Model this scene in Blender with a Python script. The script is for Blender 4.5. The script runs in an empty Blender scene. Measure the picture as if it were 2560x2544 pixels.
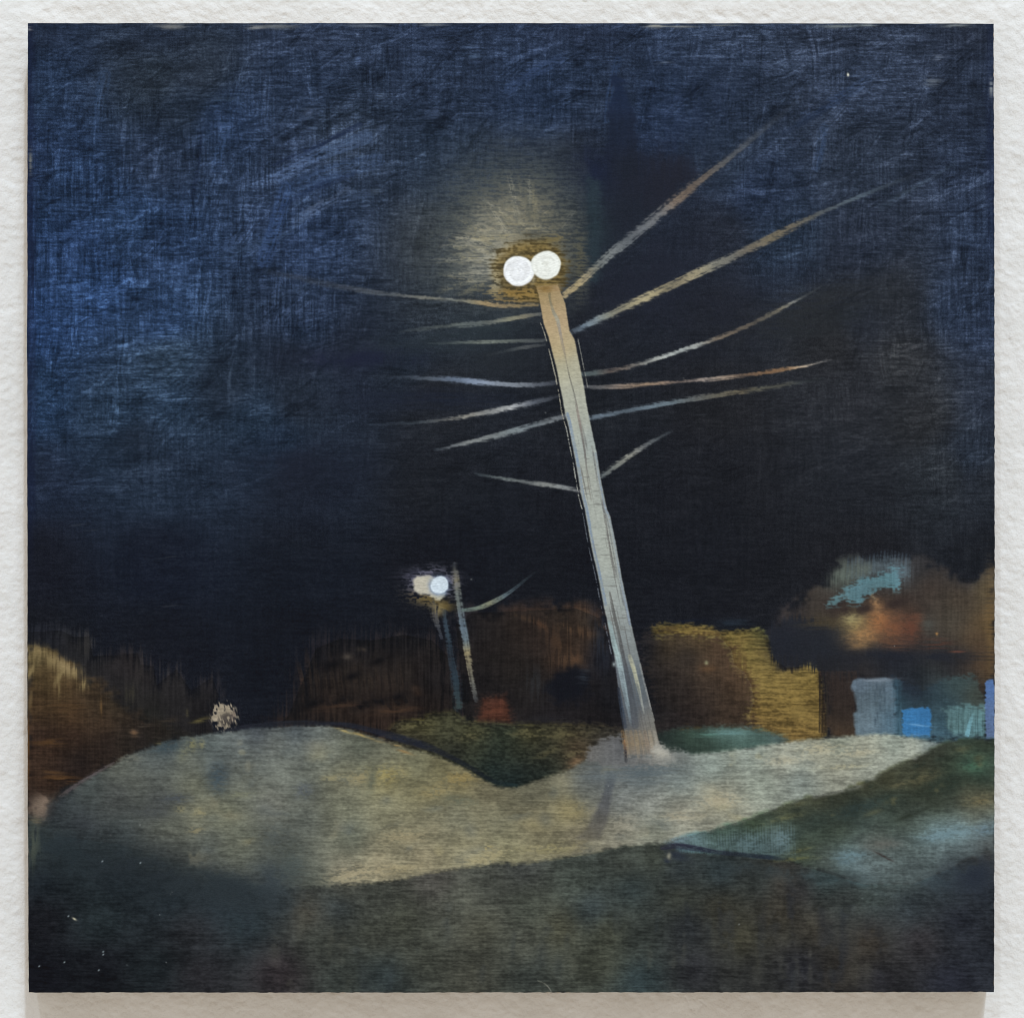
import bpy, math
import numpy as np

# ---------------------------------------------------------------- scene, camera, light
sc = bpy.context.scene
COL = sc.collection
PX = 0.305 / 2415.0            # metres per photograph pixel on the face of the painting
DEPTH = 0.018                  # depth of the painted panel standing off the wall
DIST = 1.25                    # camera to the painted face


def wx(x): return (x - 1280.0) * PX
def wz(y): return (1272.0 - y) * PX


cam_d = bpy.data.cameras.new('camera')
cam = bpy.data.objects.new('camera', cam_d)
COL.objects.link(cam)
cam.location = (0, -DEPTH - DIST, 0)
cam.rotation_euler = (math.radians(90), 0, 0)
cam_d.sensor_fit = 'HORIZONTAL'
cam_d.sensor_width = 36.0
cam_d.lens = 36.0 * DIST / (2560 * PX)
cam_d.clip_start = 0.01
cam_d.clip_end = 50.0
sc.camera = cam

world = bpy.data.worlds.new('World')
sc.world = world
world.use_nodes = True
bg = world.node_tree.nodes['Background']
bg.inputs['Color'].default_value = (1.0, 0.91, 0.775, 1)      # warm light bounced round the room
bg.inputs['Strength'].default_value = 0.725


def gallery_lamp(name, loc, size, power, color):
    d = bpy.data.lights.new(name, 'AREA')
    d.shape = 'DISK'
    d.size = size
    d.energy = power
    d.color = color
    o = bpy.data.objects.new(name, d)
    COL.objects.link(o)
    o.location = loc
    # aim at the painting
    from mathutils import Vector
    v = Vector((0, -DEPTH, 0)) - Vector(loc)
    o.rotation_euler = v.to_track_quat('-Z', 'Y').to_euler()
    return o


gallery_lamp('gallery_lamp', (0.58, -4.0, 4.05), 0.19, 126.0, (0.755, 0.89, 1.0))
gallery_lamp('gallery_lamp', (0.90, -4.0, 3.95), 0.70, 70.0, (0.755, 0.89, 1.0))
gallery_lamp('gallery_lamp', (-0.75, -4.0, 4.05), 0.13, 44.0, (0.755, 0.89, 1.0))

sc.view_settings.view_transform = 'Standard'
sc.view_settings.look = 'None'
sc.view_settings.exposure = 0.0
sc.view_settings.gamma = 1.0
sc.view_settings.use_curve_mapping = False
sc.render.filter_size = 1.1
sc.cycles.pixel_filter_type = 'BLACKMAN_HARRIS'
sc.cycles.filter_width = 1.1
sc.render.resolution_x = 1024
sc.render.resolution_y = 1017

LIGHT = 1.10     # how brightly the face is lit, and the sheen its varnish adds
SHEEN = np.array([.0060, .0056, .0046])

# ---------------------------------------------------------------- noise helpers
_TAB = np.random.RandomState(7).rand(512, 512).astype(np.float32)


def noise(x, y, sx, sy, ang=0.0, seed=0):
    """smooth value noise, features sx long and sy wide, turned by ang degrees"""
    if ang:
        a = math.radians(ang)
        x, y = x * math.cos(a) + y * math.sin(a), -x * math.sin(a) + y * math.cos(a)
    u = x / sx + 37.13 * seed + 11.7
    v = y / sy + 91.7 * seed + 5.3
    iu = np.floor(u); iv = np.floor(v)
    fu = (u - iu).astype(np.float32); fv = (v - iv).astype(np.float32)
    fu = fu * fu * (3 - 2 * fu); fv = fv * fv * (3 - 2 * fv)
    i0 = iu.astype(np.int64) & 511; j0 = iv.astype(np.int64) & 511
    i1 = (i0 + 1) & 511; j1 = (j0 + 1) & 511
    a = _TAB[j0, i0]; b = _TAB[j0, i1]; c = _TAB[j1, i0]; d = _TAB[j1, i1]
    t = a + (b - a) * fu
    return t + (c + (d - c) * fu - t) * fv


def norm(f, k=0.9):
    f = f - f.mean()
    f = f / (f.std() + 1e-6)
    return (0.5 + 0.5 * np.tanh(k * f)).astype(np.float32)


def sstep(a, b, x):
    t = np.clip((x - a) / (b - a), 0, 1)
    return t * t * (3 - 2 * t)


# ---------------------------------------------------------------- the painted picture
# A grid of paint cells, under two photograph pixels each; colour and paint thickness are worked out
# stroke by stroke, and each painted thing keeps the cells its paint covers.
STEP = 1.6
NX, NY = 1511, 1514
ux = np.linspace(0, 1, NX); vy = np.linspace(0, 1, NY)


def edge(tt, a, m, b):  # quadratic through the ends and middle
    return a + (b - a) * tt + 4 * (m - 0.5 * (a + b)) * tt * (1 - tt)


yv = 59 + 2420 * vy
left_x = edge(vy, 69.2, 68.0, 72.0) + 1.1 * (noise(yv, yv * 0, 14, 1, seed=3) - .5) + 1.2 * (noise(yv, yv * 0, 90, 1, seed=4) - .5)
right_x = edge(vy, 2483.8, 2486.8, 2484.8) + 1.6 * (noise(yv, yv * 0, 10, 1, seed=5) - .5)
xu = 70 + 2415 * ux
top_y = edge(ux, 58.6, 58.4, 59.6) + 1.3 * (noise(xu, xu * 0, 30, 1, seed=6) - .5)
bot_y = edge(ux, 2479.6, 2479.6, 2478.2) + 1.8 * (noise(xu, xu * 0, 12, 1, seed=8) - .5)
X = (left_x[:, None] + (right_x - left_x)[:, None] * ux[None, :]).astype(np.float32)
Y = (top_y[None, :] + (bot_y - top_y)[None, :] * vy[:, None]).astype(np.float32)

C = np.zeros((NY, NX, 3), np.float32)          # colour, 0..255 as seen
HT = np.zeros((NY, NX), np.float32)            # paint thickness in mm
ID = np.zeros((NY, NX), np.int32)
REG = [('painted_sky', None)]                  # id -> (name, parent id)


def reg(name, parent=None):
    REG.append((name, parent))
    return len(REG) - 1


WH = norm(.55 * noise(X, Y, 70, 2.7, 0, 1) + .4 * noise(X, Y, 26, 3.6, 1, 2) + .22 * noise(X, Y, 130, 8, -1, 3))
WV = norm(.5 * noise(X, Y, 3.0, 70, 0, 4) + .4 * noise(X, Y, 5, 30, 2, 5) + .28 * noise(X, Y, 10, 120, -2, 6))
BL = norm(.5 * noise(X, Y, 60, 48, 0, 7) + .3 * noise(X, Y, 24, 18, 10, 8) + .25 * noise(X, Y, 11, 9, 0, 9))
BG = norm(noise(X, Y, 190, 150, 15, 10) + .6 * noise(X, Y, 90, 70, 15, 11))
GR = norm(.6 * noise(X, Y, 6.5, 3.6, 0, 12) + .5 * noise(X, Y, 18, 4, 0, 13))
WF = norm(.6 * noise(X, Y, 42, 3.1, 0, 14) + .5 * noise(X, Y, 17, 3.0, 3, 15) + .45 * noise(X, Y, 6, 3.6, 0, 16))
FI = np.random.RandomState(3).rand(NY, NX).astype(np.float32)


def field(pts, power=3.0):
    """smooth colour field through colour notes (x, y, (r, g, b))"""
    cx = X[::8, ::8]; cy = Y[::8, ::8]
    acc = np.zeros(cx.shape + (3,), np.float32); ws = np.zeros(cx.shape, np.float32)
    for (px, py, c) in pts:
        d2 = (cx - px) ** 2 + (cy - py) ** 2 + 900.0
        w = d2 ** (-power / 2.0) * 1e6
        acc += w[..., None] * np.array(c, np.float32); ws += w
    acc /= ws[..., None]
    ji = np.clip(np.arange(NX) / 8.0, 0, cx.shape[1] - 1.001); ii = np.clip(np.arange(NY) / 8.0, 0, cx.shape[0] - 1.001)
    j0 = ji.astype(int); i0 = ii.astype(int)
    fj = (ji - j0)[None, :, None].astype(np.float32); fi = (ii - i0)[:, None, None].astype(np.float32)
    rows = acc[i0] * (1 - fi) + acc[i0 + 1] * fi
    return rows[:, j0] * (1 - fj) + rows[:, j0 + 1] * fj


def box(x0, y0, x1, y1):
    j0 = max(0, int((x0 - 72) / STEP) - 3); j1 = min(NX, int((x1 - 68) / STEP) + 4)
    i0 = max(0, int((y0 - 60) / STEP) - 3); i1 = min(NY, int((y1 - 58) / STEP) + 4)
    return (slice(i0, max(i1, i0 + 1)), slice(j0, max(j1, j0 + 1)))


def sdist(s, pts):
    """distance to a polygon's outline, positive inside"""
    x = X[s]; y = Y[s]
    d2 = np.full(x.shape, 1e12, np.float32); ins = np.zeros(x.shape, bool)
    n = len(pts)
    for k in range(n):
        ax, ay = pts[k]; bx, by = pts[(k + 1) % n]
        ex = bx - ax; ey = by - ay
        t = np.clip(((x - ax) * ex + (y - ay) * ey) / (ex * ex + ey * ey + 1e-9), 0, 1)
        d2 = np.minimum(d2, (x - ax - t * ex) ** 2 + (y - ay - t * ey) ** 2)
        if ay != by:
            hit = ((ay > y) != (by > y)) & (x < ex * (y - ay) / (by - ay) + ax)
            ins ^= hit
    return np.where(ins, 1, -1) * np.sqrt(d2)


def lay(s, a, col):
    C[s] += (col - C[s]) * a[..., None]


def tex(s, amp, h=0.5, v=0.2, b=0.3):
    """brush grain multiplier around 1"""
    t = h * (.35 * WH[s] + .65 * WF[s]) + v * WV[s] + b * (.6 * BL[s] + .4 * GR[s])
    return 1 + amp * 2 * (t / (h + v + b) - .5)


def area(pts, cols, soft=6, rough=8, amp=.2, hvb=(.5, .2, .3), alpha=1.0, rid=None, ht=0.0, grain=None, pad=40, feather=None):
    """one patch of paint inside an outline; cols is a colour or colour notes"""
    xs = [p[0] for p in pts]; ys = [p[1] for p in pts]
    s = box(min(xs) - pad, min(ys) - pad, max(xs) + pad, max(ys) + pad)
    sd = sdist(s, pts)
    if callable(soft): soft = soft(X[s], Y[s])
    n = (.6 * GR[s] + .4 * BL[s] if grain is None else grain[s]) - .5
    a = sstep(-soft, soft, sd + rough * 2 * n) * alpha
    if isinstance(cols, tuple): cc = np.ones(sd.shape + (3,), np.float32) * np.array(cols, np.float32)
    else: cc = field(cols)[s]
    cc = cc * tex(s, amp, *hvb)[..., None]
    lay(s, a, cc)
    if ht: HT[s] += a * ht
    if rid is not None: ID[s][sd > 0] = rid
    return s, sd, a


def blob(x, y, rx, ry, col, alpha=.6, ang=0.0, dry=0.5, grain=None, pw=2.0, hard=1.0, ht=0.0):
    """soft dab of scumbled paint"""
    R = max(rx, ry) * 1.9
    s = box(x - R, y - R, x + R, y + R)
    a_ = math.radians(ang)
    dx = X[s] - x; dy = Y[s] - y
    u = (dx * math.cos(a_) + dy * math.sin(a_)) / rx; v = (-dx * math.sin(a_) + dy * math.cos(a_)) / ry
    r = np.sqrt(u * u + v * v)
    f = np.exp(-(r ** pw) * 1.1)
    g = (WH if grain is None else grain)[s]
    a = alpha * f * np.clip(1 - dry + dry * 2.0 * sstep(.25, .8, g + .5 * (f - .5)), 0, 1.3)
    a = np.clip(a * hard, 0, 1)
    lay(s, a, np.array(col, np.float32))
    if ht: HT[s] += a * ht
    return s, a


def stroke(pts, dry=.5, rid=None, ht=0.02, seed=1, edge_soft=.45, bristle=3.0, length=45.0, hgap=.25, idw=1.0, idcut=.25, wobble=.22, feather=False):
    """a brush stroke along points (x, y, half width, (r, g, b), alpha)"""
    if len(pts) > 2:      # round the corners
        P = [pts[0]] + list(pts) + [pts[-1]]; q = []
        for k in range(1, len(P) - 2):
            for t in (0, .25, .5, .75):
                cr_ = [.5 * (2 * P[k][i] + (P[k + 1][i] - P[k - 1][i]) * t + (2 * P[k - 1][i] - 5 * P[k][i] + 4 * P[k + 1][i] - P[k + 2][i]) * t * t
                             + (3 * P[k][i] - P[k - 1][i] - 3 * P[k + 1][i] + P[k + 2][i]) * t ** 3) for i in (0, 1)]
                f_ = lambda a, b: a + (b - a) * t
                q.append((cr_[0], cr_[1], f_(P[k][2], P[k + 1][2]), tuple(f_(a, b) for a, b in zip(P[k][3], P[k + 1][3])), f_(P[k][4], P[k + 1][4])))
        pts = q + [pts[-1]]
    m = max(p[2] for p in pts) * 1.6 + 6
    xs = [p[0] for p in pts]; ys = [p[1] for p in pts]
    s = box(min(xs) - m, min(ys) - m, max(xs) + m, max(ys) + m)
    x = X[s]; y = Y[s]
    best = np.full(x.shape, 1e9, np.float32); arc = np.zeros_like(best); dd = np.zeros_like(best)
    ww = np.zeros_like(best); aa = np.zeros_like(best); cc = np.zeros(x.shape + (3,), np.float32)
    L = 0.0
    for k in range(len(pts) - 1):
        ax, ay, wa, ca, la = pts[k]; bx, by, wb, cb, lb = pts[k + 1]
        ex = bx - ax; ey = by - ay; ln = math.hypot(ex, ey) + 1e-6
        t = np.clip(((x - ax) * ex + (y - ay) * ey) / ln ** 2, 0, 1)
        d = np.hypot(x - ax - t * ex, y - ay - t * ey)
        w = d < best
        best = np.where(w, d, best)
        arc = np.where(w, L + t * ln, arc)
        sg = np.sign((x - ax) * ey - (y - ay) * ex)
        dd = np.where(w, d * sg, dd)
        ww = np.where(w, wa + (wb - wa) * t, ww)
        aa = np.where(w, la + (lb - la) * t, aa)
        c = np.array(ca, np.float32) + (np.array(cb, np.float32) - np.array(ca, np.float32)) * t[..., None]
        cc = np.where(w[..., None], c, cc)
        L += ln
    wob = 1 + wobble * (noise(arc, dd * 0, 22, 1, 0, seed + 20) - .5)
    prof = sstep(1.0, 1.0 - edge_soft - 1e-3, best / (ww * wob + 1e-6))
    br = norm(noise(arc, dd, length, bristle, 0, seed) + .4 * noise(arc, dd, length * .5, bristle * 1.8, 0, seed + 9) + .35 * (WF[s] + GR[s] - 1))
    dry_a = np.clip(1 - dry + dry * 2.2 * sstep(.3, .75, br + .25 * (prof - .5)), 0, 1.0)
    gap = 1 - hgap * sstep(.62, .9, GR[s])
    a = np.clip(aa * prof * dry_a * gap, 0, 1)
    if feather:        # bristles skipping over the grain of the ground
        st = norm(.8 * noise(arc, dd + 3 * noise(arc, dd * 0, 60, 1, 0, seed + 4), 80, 3.0, 0, seed) + .55 * WF[s] + .25 * GR[s])
        al = .62 + .75 * noise(arc, dd * 0, 75, 1, 0, seed + 7)
        core = 1 - np.abs(dd) / (ww + 1e-6)
        core = np.where(best > ww, -1, 1 - best / (ww + 1e-6))
        a = np.clip(aa * al * sstep(.0, .95, core * 1.1 + .72 * (st - .5)) * sstep(-.02, .5, core), 0, 1)
    lay(s, a, cc * (1 + .12 * (br[..., None] - .5)))
    HT[s] += a * ht * (.5 + br)
    if rid is not None: ID[s][(best < ww * idw) & (aa > idcut)] = rid
    return s, a


# ---- sky: dark blue paint brushed thin over a paler ground, cross-hatched by the bristles
_xs = [70, 400, 750, 1100, 1450, 1800, 2150, 2485]
_sky = [
    (59, [(36, 50, 78), (40, 54, 80), (44, 60, 92), (43, 60, 94), (41, 56, 88), (42, 60, 94), (42, 58, 90), (33, 44, 68)]),
    (200, [(38, 60, 98), (44, 58, 78), (42, 60, 94), (44, 62, 96), (43, 62, 98), (40, 58, 92), (42, 60, 95), (32, 46, 74)]),
    (400, [(40, 64, 110), (42, 60, 94), (50, 70, 108), (44, 62, 92), (36, 46, 66), (38, 55, 84), (39, 54, 82), (34, 50, 82)]),
    (600, [(40, 72, 128), (44, 72, 122), (45, 68, 112), (54, 64, 80), (33, 42, 56), (34, 42, 60), (35, 47, 72), (35, 54, 90)]),
    (800, [(40, 76, 140), (46, 78, 132), (46, 66, 104), (46, 56, 70), (34, 38, 48), (33, 37, 48), (36, 43, 58), (36, 54, 90)]),
    (1000, [(38, 68, 114), (46, 72, 108), (38, 50, 70), (35, 39, 48), (32, 36, 44), (35, 37, 44), (40, 44, 54), (38, 50, 74)]),
    (1200, [(33, 46, 72), (38, 54, 80), (32, 40, 58), (32, 36, 45), (31, 34, 43), (32, 35, 44), (36, 41, 52), (38, 46, 60)]),
    (1400, [(30, 34, 48), (29, 36, 54), (29, 35, 49), (28, 31, 41), (29, 32, 41), (32, 35, 45), (36, 38, 47), (34, 39, 50)]),
    (1620, [(30, 33, 42), (29, 33, 45), (27, 31, 42), (28, 31, 40), (30, 32, 40), (32, 35, 45), (34, 36, 46), (34, 38, 48)]),
    (1850, [(30, 33, 42), (29, 33, 44), (27, 31, 42), (28, 31, 40), (30, 32, 40), (32, 35, 45), (34, 36, 46), (34, 38, 48)]),
]
notes = [(x, y, c) for y, row in _sky for x, c in zip(_xs, row)]
notes += [(230, 720, (46, 84, 150)), (330, 560, (46, 78, 132)), (180, 620, (42, 74, 132)), (180, 470, (40, 68, 116)), (500, 180, (42, 55, 76)),
          (450, 260, (40, 55, 80)), (560, 300, (44, 68, 112)), (420, 900, (52, 78, 112)), (300, 1040, (44, 70, 106)), (330, 1085, (30, 42, 62)),
          (850, 360, (58, 78, 112)), (760, 460, (46, 68, 108)), (1000, 900, (34, 44, 60)), (880, 890, (33, 42, 62)), (730, 900, (34, 44, 64)),
          (640, 1050, (38, 58, 86)), (560, 960, (36, 50, 72)), (680, 1100, (34, 52, 80)), (2400, 760, (40, 60, 98)), (2240, 760, (38, 44, 56)),
          (2250, 900, (46, 50, 58)), (2080, 850, (38, 40, 46)), (2300, 1050, (44, 48, 56)), (2350, 1180, (44, 52, 64)), (2440, 1130, (40, 54, 78)),
          (1900, 480, (34, 52, 88)), (1960, 620, (36, 58, 92)), (1500, 240, (40, 56, 86)), (1350, 250, (42, 62, 100)), (1650, 280, (40, 60, 98))]
base = field(notes, 4.0)
base = base.mean(-1, keepdims=True) * .27 + base * .73
base *= (1 - .1 * sstep(1150, 1450, Y) + .16 * sstep(1650, 1950, X) * sstep(1250, 700, Y))[..., None]
base += (base.mean(-1, keepdims=True) - base) * (.18 * sstep(1500, 2000, X))[..., None]
base *= (.95 - .17 * sstep(42, 88, base.mean(-1, keepdims=True)))
lum = base.mean(-1)
D = np.zeros((NY, NX), np.float32)
rs = np.random.RandomState(11)


def sky_stroke(x, y, ln, w, ang, amt, seed):
    R = ln * .5 + w
    s = box(x - R, y - R, x + R, y + R)
    a_ = math.radians(ang)
    dx = X[s] - x; dy = Y[s] - y
    u = dx * math.cos(a_) + dy * math.sin(a_); v = -dx * math.sin(a_) + dy * math.cos(a_)
    v = v + 10 * (noise(u, u * 0, 90, 1, 0, seed + 3) - .5)
    m = sstep(1, .55, np.abs(u + 40 * (noise(v, v * 0, 7, 1, 0, seed) - .5)) / (ln * .5)) * sstep(1, .45, np.abs(v) / (w * .5))
    b = noise(u, v, 46, 2.7, 0, seed) + .6 * noise(u, v, 90, 4.4, 0, seed + 1)
    b = (b - .8) * 2.2
    D[s] += m * (amt + b * .27)
    HT[s] += m * (b * .0015)


for k in range(1300):
    x = rs.uniform(60, 2490); y = rs.uniform(50, 1250)
    kind = rs.rand()
    if kind < .36: ang = rs.normal(-4, 6)
    elif kind < .60: ang = rs.normal(95, 9)
    else: ang = rs.normal(-30, 12)
    if kind > .9: sky_stroke(x, y, rs.uniform(180, 380), rs.uniform(14, 34), ang, rs.normal(.02, .11), 40 + k % 397)
    else: sky_stroke(x, y, rs.uniform(50, 170), rs.uniform(16, 46), ang, rs.normal(0, .14), 40 + k % 397)
# the long diagonal sweeps upper left of the lamp, and fans of bristle marks
for (x, y, ln, w, ang, amt) in [(790, 390, 330, 50, -24, .22), (830, 350, 150, 44, -28, .34), (720, 430, 300, 44, -20, .16), (790, 530, 260, 36, -30, .24),
                                (900, 430, 300, 50, -8, .12), (700, 480, 240, 40, -24, -.2), (760, 320, 240, 26, -30, -.4), (840, 300, 160, 30, -32, -.3),
                                (1000, 420, 200, 46, -12, .1), (420, 240, 200, 50, -50, .1), (330, 150, 240, 40, -6, .1), (560, 200, 160, 60, -40, -.1),
                                (610, 560, 160, 60, 112, .2), (560, 470, 160, 46, 108, .14), (1220, 110, 200, 30, -6, .14), (1700, 100, 260, 40, -5, .12),
                                (1450, 130, 90, 50, -35, -.3), (980, 140, 60, 60, 90, -.3), (930, 190, 50, 90, 90, -.25), (1060, 210, 60, 34, -20, -.42),
                                (1900, 165, 220, 36, 92, -.22), (2060, 100, 160, 60, -3, -.25), (2370, 200, 200, 60, -50, -.25), (2410, 150, 200, 60, -40, -.22),
                                (2080, 300, 260, 30, -48, .22), (2030, 410, 120, 40, 95, .25), (1990, 230, 160, 50, -50, -.2), (2280, 230, 150, 50, -6, .14),
                                (2210, 310, 200, 60, 0, -.14), (2440, 380, 60, 240, 0, -.1), (380, 300, 120, 50, 100, -.2), (260, 380, 160, 60, 0, -.3),
                                (160, 260, 120, 20, 96, .1), (245, 270, 180, 14, 97, .35), (400, 390, 130, 30, 102, .25), (520, 480, 170, 60, 104, .22),
                                (310, 880, 400, 20, -4, .22), (330, 930, 440, 60, 0, .1), (430, 1000, 300, 40, 0, -.14), (340, 1000, 60, 34, -40, -.3),
                                (200, 700, 150, 24, 0, -.35), (290, 775, 200, 30, 0, -.2), (370, 760, 90, 40, 20, -.25), (240, 1100, 200, 40, 0, -.35),
                                (590, 700, 140, 26, 100, -.25), (290, 680, 60, 26, 92, -.3)]:
    sky_stroke(x, y, ln, w, ang, amt, int(x + y) % 401 + 700)
patch = sstep(.35, .75, norm(noise(X, Y, 120, 90, 0, 61) + .6 * noise(X, Y, 50, 40, 0, 62)))
hatch = (.56 - .16 * patch) * (WF - .5) + .16 * (WH - .5) + (.08 + .26 * patch + .26 * sstep(1000, 700, X) * sstep(250, 400, Y) * sstep(900, 780, Y) + .12 * sstep(2300, 2400, X)) * (WV - .5) + .26 * (BL - .5) + .3 * (GR - .5) + .55 * (FI - .5)
gain = .42 + .58 * sstep(36, 66, lum)
D = D * 1.0 + hatch * 1.25 + (BG - .5) * .22 * sstep(40, 60, lum)
D = np.clip(D, -1.3, 1.3) * gain
C[:] = base * (.95 * np.exp(D * .55))[..., None]
# pale ground showing through: lights turn a touch greyer
C += (np.clip(D, 0, 1) ** 2)[..., None] * np.array([8, 6, 2], np.float32)
HT += (.0025 * WH + .003 * WV + .003 * GR) * (.5 + .5 * gain)
# darker paint along the edges of the board
lay(np.s_[:, :], .55 * sstep(26, 4, X - 70 + 8 * (WV - .5)) * sstep(1500, 1200, Y), np.array([26, 32, 54], np.float32))
lay(np.s_[:, :], .4 * sstep(30, 4, 2485 - X + 8 * (WV - .5)) * sstep(700, 500, Y), np.array([28, 36, 60], np.float32))

# the brush dragged up to the right, upper left of the lamp
for (pts, w, c, al, sd_) in [([(690, 412), (822, 350), (900, 312)], 9, (27, 36, 60), .75, 501), ([(696, 440), (800, 388), (915, 345)], 26, (72, 92, 128), .55, 502), ([(720, 480), (840, 430), (940, 400)], 30, (62, 84, 124), .4, 503),
                             ([(735, 556), (790, 520), (872, 476)], 16, (84, 98, 124), .5, 504), ([(700, 520), (790, 470), (880, 440)], 10, (28, 38, 62), .5, 505), ([(560, 640), (690, 590), (760, 540)], 16, (62, 80, 108), .4, 506), ([(640, 770), (740, 730), (800, 700)], 12, (56, 72, 96), .35, 507),
                             ([(2010, 290), (2090, 250), (2170, 200)], 16, (64, 84, 120), .35, 508), ([(1960, 330), (2050, 280), (2110, 236)], 12, (28, 38, 60), .4, 509), ([(1270, 220), (1340, 180), (1400, 150)], 20, (62, 82, 122), .35, 510), ([(480, 500), (497, 400), (503, 330)], 6, (28, 36, 60), .5, 511), ([(660, 650), (690, 560), (715, 470)], 24, (64, 92, 146), .35, 512),
                             ([(540, 420), (552, 360), (570, 310)], 16, (60, 84, 124), .35, 513), ([(245, 330), (250, 250), (262, 190)], 22, (54, 76, 112), .35, 514), ([(2040, 420), (2052, 370), (2060, 320)], 16, (60, 84, 124), .35, 515), ([(1520, 300), (1526, 240), (1545, 150)], 14, (60, 84, 128), .35, 516)]:
    stroke([(x, y, w, c, al * (1 if k == 1 else .7)) for k, (x, y) in enumerate(pts)], .98, None, .004, sd_, .5, 2.6, 110, .3)

# scraped light spots near the top edge
for (x, y, rx, ry, c, a) in [(430, 67, 42, 7, (120, 122, 124), .7), (690, 66, 60, 8, (110, 114, 118), .6), (640, 70, 22, 5, (150, 150, 150), .5), (920, 65, 60, 5, (100, 108, 120), .5), (1640, 65, 36, 6, (150, 150, 145), .7),
                            (1700, 68, 46, 5, (130, 132, 132), .6), (1800, 64, 50, 4, (110, 112, 112), .5), (1080, 63, 40, 4, (120, 125, 130), .5), (2100, 66, 50, 6, (120, 128, 130), .6), (2170, 64, 24, 4, (140, 148, 150), .5),
                            (2390, 65, 36, 6, (120, 126, 130), .6), (74, 72, 8, 6, (140, 140, 140), .6), (895, 147, 10, 10, (90, 110, 150), .5), (955, 241, 16, 9, (110, 130, 165), .6), (894, 88, 6, 4, (130, 150, 190), .6),
                            (1175, 117, 30, 5, (90, 110, 145), .5), (1185, 140, 20, 9, (85, 105, 135), .4), (940, 480, 14, 7, (95, 110, 130), .5), (890, 490, 26, 10, (70, 88, 118), .4), (2345, 145, 16, 8, (110, 120, 140), .55),
                            (2330, 205, 24, 12, (110, 118, 130), .5), (1660, 158, 20, 4, (120, 135, 160), .5), (2120, 187, 3, 5, (200, 200, 190), .9), (2478, 220, 5, 22, (150, 155, 160), .6), (76, 405, 5, 30, (130, 130, 122), .55),
                            (560, 246, 60, 8, (70, 88, 110), .3), (1090, 283, 16, 14, (70, 84, 112), .35), (770, 280, 16, 14, (76, 88, 112), .3)]:
    blob(x, y, rx, ry, c, a, 0, .8)

# dark spire and tree crown behind the lamp
tree_id = reg('painted_tree')
tn = [(1545, 240, (32, 42, 64)), (1550, 330, (31, 38, 54)), (1560, 420, (32, 36, 46)), (1680, 430, (36, 38, 48)), (1560, 560, (33, 38, 48)), (1490, 580, (40, 50, 58)), (1490, 420, (31, 37, 56))]
area([(1504, 384), (1560, 368), (1640, 378), (1700, 404), (1736, 440), (1710, 490), (1650, 540), (1590, 590), (1528, 640), (1484, 700), (1474, 640), (1466, 560), (1458, 470), (1440, 420), (1456, 384)], tn, soft=34, rough=16, amp=.12, rid=tree_id, grain=BL)
area([(1534, 190), (1556, 196), (1566, 262), (1582, 285), (1592, 340), (1597, 400), (1560, 460), (1500, 420), (1508, 370), (1514, 318), (1524, 282)], tn, soft=8, rough=9, amp=.12, rid=tree_id, grain=BL)
blob(1650, 470, 130, 80, (34, 36, 46), .6, -30, .3, BL)
blob(1720, 300, 190, 120, (34, 44, 68), .25, -40, .5, WV)
blob(1610, 700, 190, 130, (34, 37, 48), .75, -25, .2, BL)
blob(1900, 760, 260, 130, (34, 37, 48), .4, -20, .3, BL)

# broad dark brushing round the wires
blob(1060, 860, 240, 34, (42, 50, 58), .5, -8, .4)
blob(1220, 830, 110, 60, (42, 50, 56), .7, -8, .2)
blob(1250, 900, 120, 60, (38, 42, 48), .7, -8, .2)
blob(880, 895, 170, 26, (32, 36, 54), .7, 0, .3, BL)
blob(1050, 1000, 260, 30, (33, 38, 52), .6, 0, .3)
blob(750, 1170, 200, 60, (30, 34, 46), .6, 0, .3, BL)
blob(2050, 800, 200, 60, (38, 42, 46), .5, -20, .4)
blob(2000, 770, 190, 50, (42, 44, 46), .4, -22, .5)

# glow round the big lamp
glow_id = reg('painted_glow')
GS = box(700, 200, 1760, 1000)
_th = np.arctan2(Y - 668, X - 1320); _rr = np.hypot(Y - 668, X - 1320)
RAY = norm(noise(_rr, _th * 110, 110, 5.5, 0, 17) + .5 * noise(_rr, _th * 110, 40, 9, 0, 18))   # brush pulled outward from the lamps
ex = X[GS] - 1310; ey = Y[GS] - 640
edge_r = sstep(1486, 1462, X[GS] - .03 * (Y[GS] - 600) + 6 * (BL[GS] - .5))       # the glow stops short on the right
reach = np.sqrt((ex / np.where(ex < 0, 1.12, .80)) ** 2 + (ey / np.where(ey < 0, 1.12, .62)) ** 2)
ID[GS][(reach < 190) & (X[GS] < 1474)] = glow_id
ang_ = np.arctan2(-ey, ex)                                                    # 0 right, pi/2 up
up = .62 + .38 * np.cos(ang_ - 2.2)                                              # strongest to the upper left
a = sstep(350, 110, reach) * edge_r * (.55 + .75 * WF[GS]) * (.75 + .25 * up)
lay(GS, np.clip(a, 0, 1) * .92, np.array([63, 70, 74], np.float32))
a = sstep(275, 80, reach + 40 * (BG[GS] - .5)) * edge_r * (.35 + .65 * sstep(.05, .95, .7 * WF[GS] + .15 * RAY[GS] + .15 * BL[GS])) * up
lay(GS, np.clip(a, 0, 1) * .85, np.array([100, 102, 98], np.float32))
a = sstep(172, 84, reach + 26 * (BL[GS] - .5)) * edge_r * (.35 + .65 * sstep(.1, .95, .7 * WF[GS] + .15 * RAY[GS] + .15 * BL[GS])) * sstep(.3, 1.0, .5 + .5 * np.cos(ang_ - 2.75))
lay(GS, np.clip(a, 0, 1) * .85, np.array([178, 174, 158], np.float32))
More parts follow.
